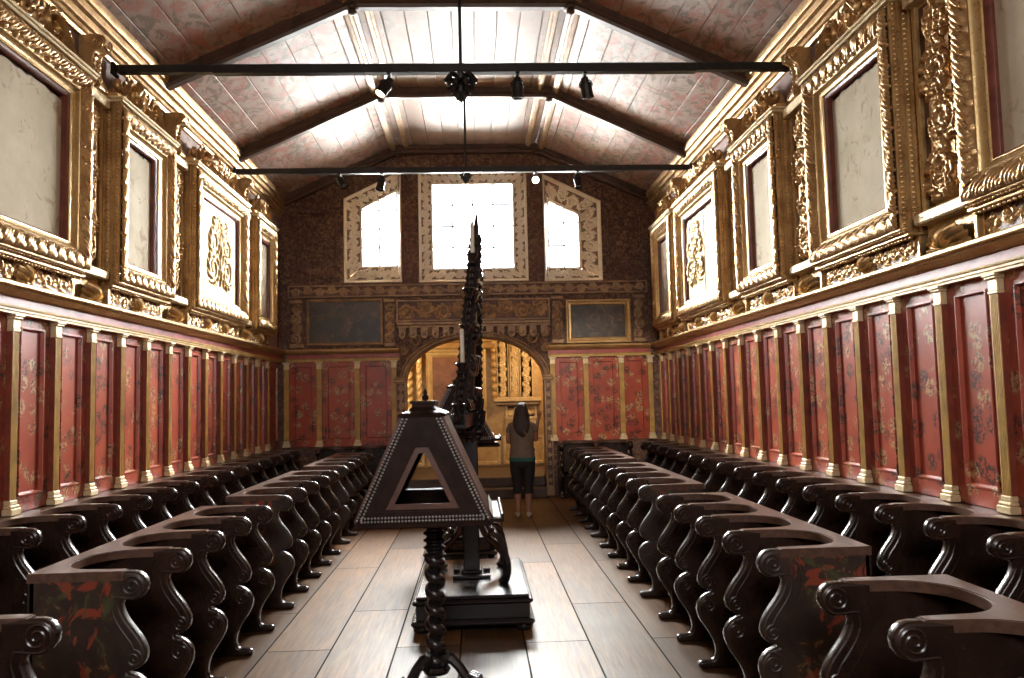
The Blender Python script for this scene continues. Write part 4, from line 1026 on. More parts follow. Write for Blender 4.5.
# back rows along the walls
for side in 'RL':
    ys = [y for y in PIL_Y[side] if y > (2.9 if side == 'R' else 3.5)]
    ys = [y for y in ys if y < YB-0.75]
    X = XR-0.0 if side == 'R' else XL+0.0
    if side == 'R': xs = [-(y-ys[-1]) for y in ys][::-1]; loc = (X, ys[-1], 0)
    else: xs = [y-ys[0] for y in ys]; loc = (X, ys[0], 0)
    make_bench('long dark run of choir stalls built against the %s wall panelling' % SIDE[side], xs, 0.51, loc, -R90 if side == 'R' else R90, 'wall stalls', bk=-0.068)
make_bench('short dark run of choir stalls against the back wall, left of the arch', [0, 0.58, 1.16], 0.50, (-2.62, YB-0.002, 0), 0, 'wall stalls')
make_bench('short dark run of choir stalls against the back wall, right of the arch', [0, 0.58, 1.16], 0.50, (1.40, YB-0.002, 0), 0, 'wall stalls')

# ================================================================== LECTERNS
def make_lectern(label, x, y, zb, h, wb, wt, dep, twisted=True):
    root = thing('lectern', label, 'lectern', (x, y, 0), 0, None)
    hb, ht, hd, hdt = wb/2, wt/2, dep/2, dep/2*0.90
    zt = zb+h
    # gable ends with triangular opening
    gable = {}
    for s in (-1, 1):
        mb = MB()
        o = [(-hb, zb), (hb, zb), (ht, zt), (-ht, zt)]
        tri = [(-hb*0.46, zb+h*0.17), (0.0, zb+h*0.64), (hb*0.40, zb+h*0.17)]
        tri = [(-hb*0.44, zb+h*0.17), (hb*0.44, zb+h*0.17), (0.02, zb+h*0.66), (-0.02, zb+h*0.66)]
        mb.plate([o, tri[::-1]], -0.012, 0.012)
        e = 0.026; tin = offset_poly(tri, 0.004); tout = offset_poly(tri, -e)
        mb.cur = 1; mb.plate([tout, tin[::-1]], -0.020, -0.011) if s < 0 else mb.plate([tout, tin[::-1]], 0.011, 0.020)
        mb.cur = 0
        t2 = offset_poly(tri, -0.085); t3 = offset_poly(tri, -0.079)
        mb.plate([t2, t3[::-1]], -0.016, -0.010) if s < 0 else mb.plate([t2, t3[::-1]], 0.010, 0.016)
        o2 = offset_poly(o, 0.055); o3 = offset_poly(o, 0.063)          # incised border line
        mb.plate([o2, o3[::-1]], -0.016, -0.010) if s < 0 else mb.plate([o2, o3[::-1]], 0.010, 0.016)
        me_o = mb.obj('gable_panel', ['lect', 'lect_red'], root, smooth=0)
        gable[s] = me_o
        for v in me_o.data.vertices:
            t = (v.co.z-zb)/h; v.co.y += s*(hd + (hdt-hd)*t)
    # sloping desks
    for s in (-1, 1):
        mb = MB(); th = 0.02
        P = lambda b, d, t, off: (s*((hb+(ht-hb)*t)+off*0.8), d*(hd+(hdt-hd)*t), zb+h*t+off*0.5)
        mb.loft([[P(0, -1, t, 0), P(0, 1, t, 0), P(0, 1, t, th), P(0, -1, t, th)] for t in (0.0, 1.0)])
        mb.obj('sloping_desk', 'lect_red', root, smooth=0)
        if s < 0: continue
        mb = MB(); a, b = sorted((s*(hb+0.0), s*(hb+0.085))); mb.cbox(a, b, -hd, hd, zb-0.012, zb+0.010, 0.005)
        a, b = sorted((s*(hb+0.068), s*(hb+0.085))); mb.cbox(a, b, -hd, hd, zb+0.0, zb+0.035, 0.005)
        mb.obj('book_ledge', 'lect', root, smooth=0)
    mb = MB(); mb.cbox(-hb-0.012, hb+0.012, -hd-0.022, hd+0.022, zb-0.03, zb, 0.006); mb.obj('base_board', 'lect', root, smooth=0)
    # rows of nailheads along the edges of the gables
    for s in (-1, 1):
        mb = MB()
        def P(x_, z_): t = (z_-zb)/h; return (x_, s*(hd+(hdt-hd)*t+0.014), z_)
        for off in (0.0, 0.019):
            for sx in (-1, 1): bead_row(mb, P(sx*(hb-off*1.25), zb+0.01), P(sx*(ht-off*1.1), zt-0.005), 0.0072, 0.0185, 6)
            bead_row(mb, P(-hb+0.02, zb+0.010+off), P(hb-0.02, zb+0.010+off), 0.0072, 0.0185, 6)
        mb.obj('nailhead_trim', 'stud', gable[s])
    mb = MB()
    rr = lambda k, z: [(-ht*k, -hdt*k*1.0, z), (ht*k, -hdt*k, z), (ht*k, hdt*k, z), (-ht*k, hdt*k, z)]
    q = lambda ex, ey, z: [(-ht-ex, -hdt-ey, z), (ht+ex, -hdt-ey, z), (ht+ex, hdt+ey, z), (-ht-ex, hdt+ey, z)]
    mb.loft([q(0.03, 0.02, zt), q(0.032, 0.022, zt+0.012), q(0.012, 0.01, zt+0.022), q(-0.02, -0.06, zt+0.035), q(-0.038, -0.10, zt+0.055), q(-0.04, -0.10, zt+0.07), q(-0.03, -0.09, zt+0.074), q(-0.03, -0.09, zt+0.088)]); cp = mb.obj('cap', 'lect', root, smooth=0)
    mb = MB(); mb.lathe([(0.006, 0), (0.018, 0.01), (0.022, 0.028), (0.010, 0.042), (0.013, 0.055), (0.004, 0.075), (0.001, 0.08)], (0, 0, zt+0.085), 12); mb.obj('finial', 'lect', cp)
    return root
def twist_column(root, z0, z1, r, turns, px=0, py=0):
    mb = MB(); n = int(turns*22); h = r*0.42
    pts = [(px+h*math.cos(-2*PI*turns*k/n), py+h*math.sin(-2*PI*turns*k/n), z0+(z1-z0)*k/n) for k in range(n+1)]
    mb.tube(pts, r*0.66, 14); mb.lathe([(r*0.42, z0), (r*0.42, z1)], (px, py, 0), 12)
    return mb.obj('twisted_column', 'ebony', root, smooth=80)
LX, LY, LZ = -0.312, 4.98, 1.0
COLX = 0.042
lect = make_lectern('dark triangular lectern with nailhead edges on a twisted column in the foreground', LX, LY, LZ, 0.585, 0.735, 0.205, 0.76)
twist_column(lect, 0.10, 0.74, 0.060, 6.5, COLX)
mb = MB(); prof = [(0.055, 0.735), (0.062, 0.75), (0.045, 0.76)]
for k in range(5): z = 0.765+0.042*k; prof += [(0.048, z), (0.068, z+0.014), (0.068, z+0.02), (0.048, z+0.034)]
prof += [(0.06, 0.975), (0.085, 0.985), (0.085, 1.0)]
mb.lathe(prof, (COLX, 0, -0.03), 20); mb.obj('turned_collar', 'ebony', lect, smooth=30)
for k in range(3):
    a = -0.35 + 2*PI*k/3; c, s_ = math.cos(a), math.sin(a); mb = MB()
    mb.tube([(COLX+c*q, s_*q, z) for q, z in catmull([(0.02, 0.12), (0.08, 0.15), (0.14, 0.11), (0.19, 0.05), (0.235, 0.035)], 4)], [0.035]*6+[0.03]*6+[0.026]*5, 8)
    mb.ball((COLX+c*0.245, s_*0.245, 0.036), 0.036, 10)
    for q in (-0.5, 0, 0.5): mb.tube([(COLX+c*0.215+q*0.05*-s_, s_*0.215+q*0.05*c, 0.07), (COLX+c*0.27+q*0.06*-s_, s_*0.27+q*0.06*c, 0.055), (COLX+c*0.29+q*0.06*-s_, s_*0.29+q*0.06*c, 0.012)], [0.012, 0.011, 0.005], 6)
    mb.obj('claw_foot', 'ebony', lect)
mb = MB(); mb.lathe([(0.075, 0.06), (0.085, 0.08), (0.07, 0.10), (0.08, 0.115), (0.06, 0.13)], (COLX, 0, 0), 16); mb.obj('column_foot', 'ebony', lect)

# second lectern beyond the candelabrum, on its own pedestal
l2 = make_lectern('smaller looking triangular lectern standing farther off behind the tall candelabrum', -0.20, 9.0, 1.24, 0.56, 0.74, 0.18, 0.60)
mb = MB(); mb.lathe([(0.13, 0.22), (0.13, 0.26), (0.08, 0.30), (0.06, 0.40), (0.085, 0.55), (0.095, 0.70), (0.06, 0.85), (0.05, 1.0), (0.07, 1.05), (0.06, 1.12), (0.11, 1.18), (0.11, 1.215)], (0, 0, 0), 18); mb.obj('pedestal', 'ebony', l2)
mb = MB(); mb.cbox(-0.36, 0.36, -0.36, 0.36, 0.08, 0.20, 0.02); mb.cbox(-0.32, 0.32, -0.32, 0.32, 0.20, 0.225, 0.01); mb.cbox(-0.39, 0.39, -0.39, 0.39, 0.045, 0.085, 0.012); mb.obj('plinth', 'ebony', l2, smooth=0)
for a in (-1, 1):
    for b in (-1, 1):
        mb = MB(); mb.ball((a*0.32, b*0.32, 0.026), 0.040, 12, 0.66); mb.obj('bun_foot', 'ebony', l2)
mb = MB(); mb.cbox(-0.42, 0.44, -0.34, 0.34, 1.165, 1.185, 0.005); mb.obj('lower_shelf', 'lect', l2, smooth=0)

# ================================================================== TALL TRIANGULAR CANDELABRUM, seen edge on
CXc, CYc = -0.065, 6.66
cand = thing('tenebrae_candelabrum', 'tall black triangular candelabrum seen edge on, square post and scrolled base', 'candelabrum', (CXc, CYc, 0))
mb = MB()
mb.cbox(-0.40, 0.42, -0.69, 0.66, 0.235, 0.262, 0.01)
mb.cbox(-0.425, 0.445, -0.715, 0.685, 0.205, 0.236, 0.012); mb.cbox(-0.40, 0.42, -0.69, 0.66, 0.095, 0.207, 0.008); mb.cbox(-0.435, 0.455, -0.725, 0.695, 0.055, 0.097, 0.016)
mb.obj('platform', 'ebony', cand, smooth=0)
for a in (-0.36, 0.38):
    for b in (-0.62, 0.60):
        mb = MB(); mb.lathe([(0.05, 0.0), (0.062, 0.012), (0.066, 0.03), (0.055, 0.056)], (a, b, 0), 14); mb.obj('bun_foot', 'ebony', cand)
mb = MB(); mb.cbox(-0.066, 0.066, -0.066, 0.066, 0.262, 1.50, 0.010)
for z, e in ((0.262, 0.10), (0.29, 0.085), (1.36, 0.085), (1.40, 0.10), (1.46, 0.09)): mb.cbox(-e, e, -e, e, z, z+0.03, 0.008)
mb.obj('post', 'ebony', cand, smooth=0)
for a_ in (-0.15, 0.11):
    mb = MB(); mb.cbox(-0.15, 0.15, a_, a_+0.04, 0.263, 0.29, 0.006); mb.obj('foot_bar', 'ebony', cand, smooth=0)
for q in range(4):                                                # scroll brackets stay the post on the platform
    a = PI/4 + q*PI/2; c, s_ = math.cos(a), math.sin(a)
    c *= 1.10; s_ *= 1.4
    mb = MB()
    path = catmull([(0.315, 0.27), (0.345, 0.33), (0.350, 0.41), (0.320, 0.49), (0.255, 0.54), (0.185, 0.575), (0.130, 0.63), (0.095, 0.71), (0.075, 0.80)], 5)
    mb.tube([(c*p, s_*p, z) for p, z in path], [0.036-0.012*i/len(path) for i in range(len(path))], 8)
    path2 = catmull([(0.345, 0.42), (0.32, 0.54), (0.27, 0.61), (0.21, 0.63), (0.18, 0.60)], 5)
    mb.tube([(c*p, s_*p, z) for p, z in path2], [0.030-0.014*i/len(path2) for i in range(len(path2))], 8)
    mb.ball((c*0.205, s_*0.205, 0.648), 0.028, 8); mb.ball((c*0.215, s_*0.215, 0.515), 0.026, 8); mb.ball((c*0.315, s_*0.315, 0.285), 0.042, 10, 0.6)
    mb.obj('scroll_bracket', 'ebony', cand)
# triangle: local plane spanned by e (mostly depth) and z
TW, TB, TT = 0.80, 1.50, 3.02
ev = Vector((math.sin(0.085), math.cos(0.085), 0))
def tri_pt(e, z, off=0.0):
    p = ev*e; n_ = Vector((ev.y, -ev.x, 0)); p = p + n_*off; p.z = z; p.x += 0.085*(z-TB)/(TT-TB); return tuple(p)
def tri_bar(mb, a, b, w, t):
    a3, b3 = a, b; d = Vector((b[0]-a[0], b[1]-a[1])).normalized(); nn = Vector((-d.y, d.x))*w/2
    mb.loft([[tri_pt(p[0]+nn.x, p[1]+nn.y, -t/2), tri_pt(p[0]+nn.x, p[1]+nn.y, t/2), tri_pt(p[0]-nn.x, p[1]-nn.y, t/2), tri_pt(p[0]-nn.x, p[1]-nn.y, -t/2)] for p in (a, b)])
mb = MB(); tri_bar(mb, (-TW, TB+0.02), (TW, TB+0.02), 0.10, 0.11); mb.obj('lower_bar', 'ebony', cand, smooth=0)
for s in (-1, 1):
    mb = MB(); tri_bar(mb, (s*TW, TB), (0.0, TT), 0.060, 0.075)
    for q in range(26):                                           # carved leaves and beads along the bar
        t = (q+0.5)/26; e_, z_ = s*TW*(1-t), TB+(TT-TB)*t
        for o_ in (-0.038, 0.038): mb.tube([tri_pt(e_+s*0.02, z_-0.03, o_*0.7), tri_pt(e_, z_, o_), tri_pt(e_-s*0.012, z_+0.045, o_*0.8)], [0.012, 0.020, 0.006], 6)
        mb.tube([tri_pt(e_+s*0.01, z_-0.02), tri_pt(e_+s*0.036, z_), tri_pt(e_+s*0.046, z_+0.03), tri_pt(e_+s*0.034, z_+0.045)], [0.024, 0.020, 0.014, 0.005], 6)
    mb.obj('sloping_bar', 'ebony', cand, smooth=40)
    for k in range(5):
        t = (2*k+0.6 if s < 0 else 2*k+1.0)/10.2; mb = MB(); mb.lathe([(0.001, -0.03), (0.022, -0.02), (0.028, 0.020), (0.046, 0.044), (0.048, 0.054), (0.040, 0.060), (0.001, 0.060)], tri_pt(s*(TW*(1-t)+0.098), TB+(TT-TB)*t), 12); mb.tube([tri_pt(s*TW*(1-t), TB+(TT-TB)*t-0.03), tri_pt(s*(TW*(1-t)+0.05), TB+(TT-TB)*t-0.04), tri_pt(s*(TW*(1-t)+0.098), TB+(TT-TB)*t-0.01)], 0.014, 6); mb.obj('candle_pan', 'ebony', cand)
mb = MB()                                                          # carved scrolls filling the triangle
for k in range(5):
    z = TB+0.18+0.26*k; half = TW*(1-(z+0.12-TB)/(TT-TB))-0.06
    nsp = max(1, int(half/0.16))
    for s in (-1, 1):
        for j in range(nsp):
            e = s*(0.09+j*(half-0.05)/max(1, nsp)); r = 0.085
            mb.tube([tri_pt(a, b, 0.03*math.sin(i*0.4)) for i, (a, b) in enumerate(spiral(e, z, r, 0.015, k, s*1.5, 24))], [0.030*(1-0.5*i/24) for i in range(25)], 6, 1.5, tuple(Vector((ev.y, -ev.x, 0))))
mb.tube([tri_pt(0, z, 0) for z in np.linspace(TB, TT-0.02, 12)], 0.035, 8)
mb.obj('carved_filling', 'ebony', cand)
mb = MB()
for z, r in ((1.40, 0.085), (1.50, 0.10), (1.60, 0.09)):
    for q in range(6): a = q*PI/3; mb.tube([(0.05*math.cos(a), 0.05*math.sin(a), z-0.06), (r*1.05*math.cos(a), r*1.05*math.sin(a), z), (r*1.2*math.cos(a), r*1.2*math.sin(a), z+0.07), (r*0.9*math.cos(a), r*0.9*math.sin(a), z+0.10)], [0.03, 0.032, 0.024, 0.008], 6)
mb.obj('carved_leaf_knop', 'ebony', cand)
mb = MB(); mb.tube([tri_pt(0, z) for z in (TT-0.03, TT+0.06, TT+0.16, TT+0.20)], [0.034, 0.022, 0.012, 0.002], 8); mb.obj('spike', 'ebony', cand)
# candles on the sloping edges
for s, nm in ((-1, 'near'), (1, 'far')):
    for k in ((1, 4) if s < 0 else (2, 3, 4)):                    # the other pans are empty
        t = (2*k+0.6 if s < 0 else 2*k+1.0)/10.2
        p = tri_pt(s*(TW*(1-t)+0.098), TB+(TT-TB)*t+0.062, 0.0)
        o = thing('candle', 'pale candle on the %s sloping edge of the candelabrum, %s' % (nm, {(-1, 1): 'low down', (-1, 4): 'close to the spike', (1, 2): 'lowest of three', (1, 3): 'middle of three', (1, 4): 'highest of three'}[s, k]), 'candle', (CXc+p[0], CYc+p[1], p[2]), 0, 'candles of the tall candelabrum')
        mb = MB(); mb.lathe([(0.016, 0.0), (0.0165, 0.02), (0.0155, 0.235), (0.012, 0.245), (0.004, 0.247)], (0, 0, 0), 12); wx = mb.obj('wax', 'wax', o)
        mb = MB(); mb.tube([(0, 0, 0.245), (0.001, 0, 0.256), (0.003, 0, 0.264)], 0.0018, 5); mb.obj('wick', 'black_cloth', wx)

# white cards lying along the right-hand ledges of the lecterns
def ledge_card(label, cx, cy, z, hb, hd, zslope):
    root = thing('folded_card', label, 'card', (cx, cy, z), 0, 'white cards on the lectern ledges')
    mb = MB(); mb.loft([[(hb+0.010, y, 0.002+0.004*abs(y)), (hb+0.047, y, 0.001+0.004*abs(y)), (hb+0.047, y, 0.004+0.004*abs(y)), (hb+0.010, y, 0.005+0.004*abs(y))] for y in np.linspace(-hd, hd, 7)]); mb.obj('lower_leaf', 'paper', root, smooth=0)
    mb = MB(); mb.loft([[(hb+0.006, y, 0.006), (hb-0.012, y, 0.046), (hb-0.009, y, 0.048), (hb+0.010, y, 0.006)] for y in (-hd, hd)]); mb.obj('upper_leaf', 'paper', root, smooth=0)
ledge_card('white card lying on the right ledge of the foreground lectern', LX, LY, LZ+0.010, 0.735/2+0.018, 0.35, 0)
ledge_card('small white card on the ledge of the lectern behind the candelabrum', -0.20, 9.0, 1.25, 0.37+0.018, 0.26, 0)

# ================================================================== TIE RODS, HANGERS, LAMPS
RODS = [(7.55, 4.83, 0.038), (11.33, 4.93, 0.036)]
rn = ['the nearer black iron tie rod spanning the room', 'the farther black iron tie rod spanning the room in front of the windows']
for i, (y, z, r) in enumerate(RODS):
    root = thing('tie_rod', rn[i], 'tie rod', (0, y, z), 0, 'iron tie rods')
    mb = MB(); mb.cbox(XL+0.02, XR-0.02, -r, r, -r, r, 0.006); mb.cbox(XL+0.9, XR-0.95, -r-0.006, r+0.006, -r-0.012, r-0.01, 0.004); mb.obj('bar', 'iron', root, smooth=0)
    for x, s in ((XL-0.03, 1), (XR+0.03, -1)):
        mb = MB(); a, b = sorted((x, x+s*0.04)); mb.cbox(a, b, -0.06, 0.06, -0.06, 0.06, 0.01); mb.obj('anchor_plate', 'iron', root, smooth=0)
    hx = -0.09
    root = thing('hanger_rod', 'thin iron hanger from the ceiling down to the %s tie rod' % ('nearer' if i == 0 else 'farther'), 'hanger', (hx, y, z), 0, 'hangers of the tie rods')
    mb = MB(); mb.tube([(0, 0, r+0.001), (0, 0, Z_FLAT-z)], 0.016, 8); mb.lathe([(0.05, Z_FLAT-z-0.03), (0.05, Z_FLAT-z-0.012), (0.02, Z_FLAT-z-0.05)], (0, 0, 0), 10); mb.obj('rod', 'iron', root)
    # leaf pendant under the middle of the bar
    sc = 1.0 if i == 0 else 0.55
    root = thing('leaf_pendant', 'dark cast leaf pendant under the middle of the %s tie rod' % ('nearer' if i == 0 else 'farther'), 'ornament', (hx, y, z-r-0.018), 0, 'pendants of the tie rods')
    mb = MB()
    for tier in range(4):
        zz = -0.055-0.052*tier; R = (0.155, 0.135, 0.092, 0.05)[tier]
        for q in range(8):
            a = q*PI/4 + tier*PI/8
            mb.tube([(sc*0.03*math.cos(a), sc*0.03*math.sin(a), sc*(zz+0.02)), (sc*R*0.75*math.cos(a), sc*R*0.75*math.sin(a), sc*(zz+0.02)), (sc*R*math.cos(a), sc*R*math.sin(a), sc*(zz-0.02)), (sc*R*1.04*math.cos(a), sc*R*1.04*math.sin(a), sc*(zz+0.015))], [sc*0.022, sc*0.030, sc*0.022, sc*0.004], 6)
    mb.obj('leaves', 'iron', root)
    mb = MB(); mb.lathe([(0.04*sc, 0.0), (0.05*sc, -0.06*sc), (0.04*sc, -0.15*sc), (0.03*sc, -0.21*sc), (0.022*sc, -0.25*sc), (0.002, -0.285*sc)][::-1], (0, 0, 0), 12); mb.obj('core', 'iron', root)
def spot_lamp(label, x, rod, rx, ry, hot):
    y, z, r = RODS[rod]
    root = thing('spotlight', label, 'spotlight', (x, y, z-r-0.086), 0, 'small black spotlights on the tie rods'); 
    mb = MB(); mb.cbox(-0.02, 0.02, -0.05, 0.05, 0.052, 0.070, 0.004); mb.tube([(0, 0, 0.055), (0, 0, -0.01)], 0.010, 8); mb.obj('clamp', 'iron', root, smooth=30)
    e = Matrix.Rotation(ry, 4, 'Y') @ Matrix.Rotation(rx, 4, 'X')
    def o(mb, nm, m):
        ob = mb.obj(nm, m, root); ob.rotation_euler = e.to_euler(); return ob
    mb = MB(); mb.tube([(0.062*math.cos(a), 0, -0.045+0.055*math.sin(a)) for a in np.linspace(-0.3, PI+0.3, 15)], 0.006, 6); o(mb, 'yoke', 'iron')
    mb = MB(); mb.lathe([(0.001, 0.03), (0.03, 0.03), (0.036, 0.02), (0.042, -0.02), (0.055, -0.03), (0.056, -0.14), (0.060, -0.15), (0.060, -0.17), (0.050, -0.17), (0.045, -0.13), (0.001, -0.12)], (0, 0, 0), 16); hs = o(mb, 'housing', 'iron')
    mb = MB(); mb.lathe([(0.044, -0.138), (0.044, -0.146), (0.02, -0.152), (0.001, -0.153)], (0, 0, 0), 14); mb.obj('lens', 'lamp_hot' if hot else 'lens_glass', hs)
spot_lamp('lit spotlight left of the pendant on the nearer tie rod, tilted to the left', -0.77, 0, -0.25, 0.55, True)
spot_lamp('dark spotlight just right of the pendant on the nearer tie rod, pointing straight down', 0.45, 0, 0.1, 0.0, False)
spot_lamp('spotlight farthest to the right on the nearer tie rod, tilted down', 1.10, 0, 0.25, -0.2, False)
spot_lamp('leftmost spotlight on the farther tie rod, beside the left window', -1.87, 1, -0.5, -0.6, False)
spot_lamp('spotlight in front of the left window on the farther tie rod', -1.27, 1, -0.2, 0.2, False)
spot_lamp('glowing spotlight on the farther tie rod, facing the viewer between two windows', 0.90, 1, -1.05, 0.1, True)
spot_lamp('rightmost spotlight on the farther tie rod, in front of the right window', 1.50, 1, -0.3, -0.1, False)

# ================================================================== STANDING WOMAN, seen from behind
W = thing('person', 'long dark haired woman seen from behind in grey-brown top and black cropped trousers', 'person', (0.635, 11.62, 0), -0.10)
vs, ed, rad = [], [], []
def jv(p, r, par=None):
    vs.append(p); rad.append(r)
    if par is not None: ed.append((par, len(vs)-1))
    return len(vs)-1
pel = jv((0, 0, 0.84), (0.135, 0.095)); wa = jv((0, 0.01, 1.00), (0.112, 0.082), pel); ch = jv((0, 0.0, 1.18), (0.128, 0.088), wa)
sh = jv((0, -0.01, 1.29), (0.10, 0.065), ch); nk = jv((0, 0.0, 1.375), (0.048, 0.050), sh); jw = jv((0, 0.028, 1.44), (0.055, 0.062), nk)
hd = jv((0, 0.022, 1.51), (0.072, 0.086), jw); tp = jv((0, 0.015, 1.575), (0.050, 0.062), hd)
ns = jv((0, 0.105, 1.485), (0.012, 0.012), hd)
for s in (-1, 1):
    hp = jv((s*0.082, 0, 0.76), (0.088, 0.092), pel); kn = jv((s*0.078, 0.012, 0.44), (0.054, 0.058), hp); cf = jv((s*0.076, -0.012, 0.31), (0.050, 0.054), kn)
    an = jv((s*0.074, -0.012, 0.075), (0.031, 0.036), cf); ft = jv((s*0.082, 0.075, 0.032), (0.036, 0.022), an); jv((s*0.088, 0.15, 0.022), (0.030, 0.014), ft)
    if s > 0: chain = [((0.155, -0.005, 1.285), .046), ((0.188, 0.02, 1.15), .040), ((0.198, 0.07, 1.06), .036), ((0.205, 0.16, 1.20), .032), ((0.232, 0.21, 1.345), .025)]
    else: chain = [((-0.155, -0.005, 1.285), .046), ((-0.188, 0.0, 1.15), .040), ((-0.198, 0.03, 1.05), .036), ((-0.165, 0.15, 1.06), .032), ((-0.095, 0.235, 1.10), .025)]
    par = sh
    for p, r in chain: par = jv(p, (r, r), par)
    wrist = Vector(chain[-1][0]); d = (wrist - Vector(chain[-2][0])).normalized(); side = d.cross(Vector((0, 1, 0.2))).normalized()
    up = side.cross(d).normalized()
    pm = wrist + d*0.055; pa = jv(tuple(pm), (0.034, 0.018), par)
    for q, (off, L) in enumerate(((-0.027, 0.062), (-0.009, 0.074), (0.009, 0.070), (0.027, 0.055))):
        b0 = pm + d*0.036 + side*off; k1 = b0 + d*L*0.45 + up*0.010; k2 = k1 + d*L*0.5 - up*0.014
        a = jv(tuple(b0), (0.0090, 0.0090), pa); a = jv(tuple(k1), (0.0085, 0.0085), a); jv(tuple(k2), (0.0070, 0.0070), a)
    t0 = wrist + d*0.025 - side*0.032; t1 = t0 + d*0.030 - side*0.020; a = jv(tuple(t0), (0.011, 0.011), pa); jv(tuple(t1), (0.009, 0.009), a)
me = bpy.data.meshes.new('body'); me.from_pydata(vs, ed, []); me.update()
bo = bpy.data.objects.new('body', me); COL.objects.link(bo); bo.parent = W
sk = bo.modifiers.new('skin', 'SKIN'); sk.branch_smoothing = 0.5
for v, r in zip(me.skin_vertices[0].data, rad): v.radius = r
me.skin_vertices[0].data[0].use_root = True
sb = bo.modifiers.new('sub', 'SUBSURF'); sb.levels = 2; sb.render_levels = 2
dg = bpy.context.evaluated_depsgraph_get(); dg.update()
m2 = bpy.data.meshes.new_from_object(bo.evaluated_get(dg)); bo.modifiers.clear(); bo.data = m2; m2.name = 'body'
m2.materials.clear(); m2.materials.append(M['skin']); m2.polygons.foreach_set('use_smooth', [True]*len(m2.polygons))
def ell(cx, cy, z, rx, ry, n=24, wob=0.0): return [(cx+rx*math.cos(2*PI*k/n)*(1+wob*math.sin(5*2*PI*k/n)), cy+ry*math.sin(2*PI*k/n), z) for k in range(n)]
def smooth_loft(mb, rows, n=24, wob=0.0):
    rows = catmull(rows, 4); mb.loft([ell(*r, n=n, wob=wob) for r in rows])
mb = MB(); smooth_loft(mb, [(0, 0, 0.815, 0.186, 0.138), (0, 0, 0.86, 0.184, 0.135), (0, 0.005, 0.95, 0.170, 0.122), (0, 0.005, 1.04, 0.166, 0.118), (0, 0.0, 1.15, 0.176, 0.122), (0, -0.005, 1.25, 0.184, 0.110), (0, -0.005, 1.305, 0.165, 0.088), (0, -0.002, 1.34, 0.105, 0.068), (0, 0, 1.36, 0.062, 0.058)])
for s in (-1, 1):
    c = [(s*0.115, -0.005, 1.288), (s*0.150, -0.005, 1.275), (s*0.172, 0.0, 1.235), (s*0.183, 0.010, 1.19)]
    mb.tube(c, [0.056, 0.058, 0.052, 0.050], 14)
mb.obj('top', 'shirt', W, smooth=60)
mb = MB(); smooth_loft(mb, [(0, 0, 0.775, 0.184, 0.136), (0, 0, 0.80, 0.189, 0.141), (0, 0, 0.835, 0.186, 0.138)]); mb.obj('hem', 'teal', W, smooth=60)
mb = MB(); smooth_loft(mb, [(0, -0.004, 0.665, 0.135, 0.095), (0, -0.006, 0.70, 0.170, 0.122), (0, -0.006, 0.76, 0.182, 0.135), (0, 0, 0.84, 0.172, 0.125)])
for s in (-1, 1): smooth_loft(mb, [(s*0.086, 0, 0.76, 0.092, 0.115), (s*0.086, 0, 0.66, 0.092, 0.108), (s*0.082, 0.006, 0.54, 0.080, 0.088), (s*0.079, 0.012, 0.44, 0.068, 0.074), (s*0.078, 0.0, 0.37, 0.065, 0.070), (s*0.077, -0.006, 0.325, 0.064, 0.068)], 18)
mb.obj('trousers', 'black_cloth', W, smooth=60)
mb = MB(); smooth_loft(mb, [(0, 0.01, 1.605, 0.02, 0.02), (0, 0.008, 1.592, 0.058, 0.068), (0, 0.0, 1.55, 0.084, 0.100), (0, -0.012, 1.48, 0.100, 0.100), (0, -0.03, 1.40, 0.115, 0.080), (0.0, -0.062, 1.31, 0.122, 0.062), (0.005, -0.092, 1.22, 0.104, 0.046), (0.01, -0.098, 1.15, 0.062, 0.030), (0.012, -0.100, 1.10, 0.022, 0.014)], 30, 0.035)
mb.obj('hair', 'hair', W, smooth=60)
for s in (-1, 1):
    mb = MB(); rows = [[(s*0.076 + s*0.10*t*0.14 + w*math.cos(a), -0.06+0.24*t, max(0.0, h0 + h*math.sin(a))) for a in np.linspace(0, 2*PI, 14, endpoint=False)] for t, w, h, h0 in ((0.0, 0.018, 0.022, 0.026), (0.08, 0.034, 0.036, 0.036), (0.35, 0.036, 0.034, 0.034), (0.65, 0.044, 0.030, 0.030), (0.9, 0.038, 0.020, 0.022), (1.0, 0.018, 0.012, 0.014))]
    mb.loft(rows); mb.obj('shoe', 'shoe', W, smooth=60)
mb = MB(); mb.tube(catmull([(-0.075, 0.055, 1.335), (-0.05, -0.04, 1.352), (0.0, -0.118, 1.27), (0.075, -0.128, 1.14), (0.15, -0.10, 1.00), (0.185, -0.05, 0.93)], 4), 0.011, 6, 0.5); mb.obj('bag_strap', 'leather', W)
mb = MB()
for s in (-1, 1): mb.ball((s*0.028, 0.094, 1.512), 0.011, 8)
mb.obj('eyes', 'black_cloth', W)

# ================================================================== LIGHT
wd = bpy.data.worlds.new('sky'); SC.world = wd; wd.use_nodes = True
wn = wd.node_tree; bg = wn.nodes['Background']
tcw = wn.nodes.new('ShaderNodeTexCoord'); sx = wn.nodes.new('ShaderNodeSeparateXYZ'); wn.links.new(tcw.outputs['Generated'], sx.inputs[0])
wr = ramp(wn, sx.outputs[2], [(0.0, (0.34, 0.31, 0.27)), (0.02, (0.90, 0.95, 1.0))]); wn.links.new(wr, bg.inputs[0])
SKY = 5.0
bg.inputs[1].default_value = SKY
def area(name, loc, rot, sx, sy, power, col=(1, 1, 1), portal=False, spread=PI):
    l = bpy.data.lights.new(name, 'AREA'); l.shape = 'RECTANGLE'; l.size = sx; l.size_y = sy; l.energy = power; l.color = col; l.spread = spread
    if portal: l.cycles.is_portal = True
    o = bpy.data.objects.new(name, l); COL.objects.link(o); o.location = loc; o.rotation_euler = rot; return o
DAY = (1.0, 0.965, 0.91)
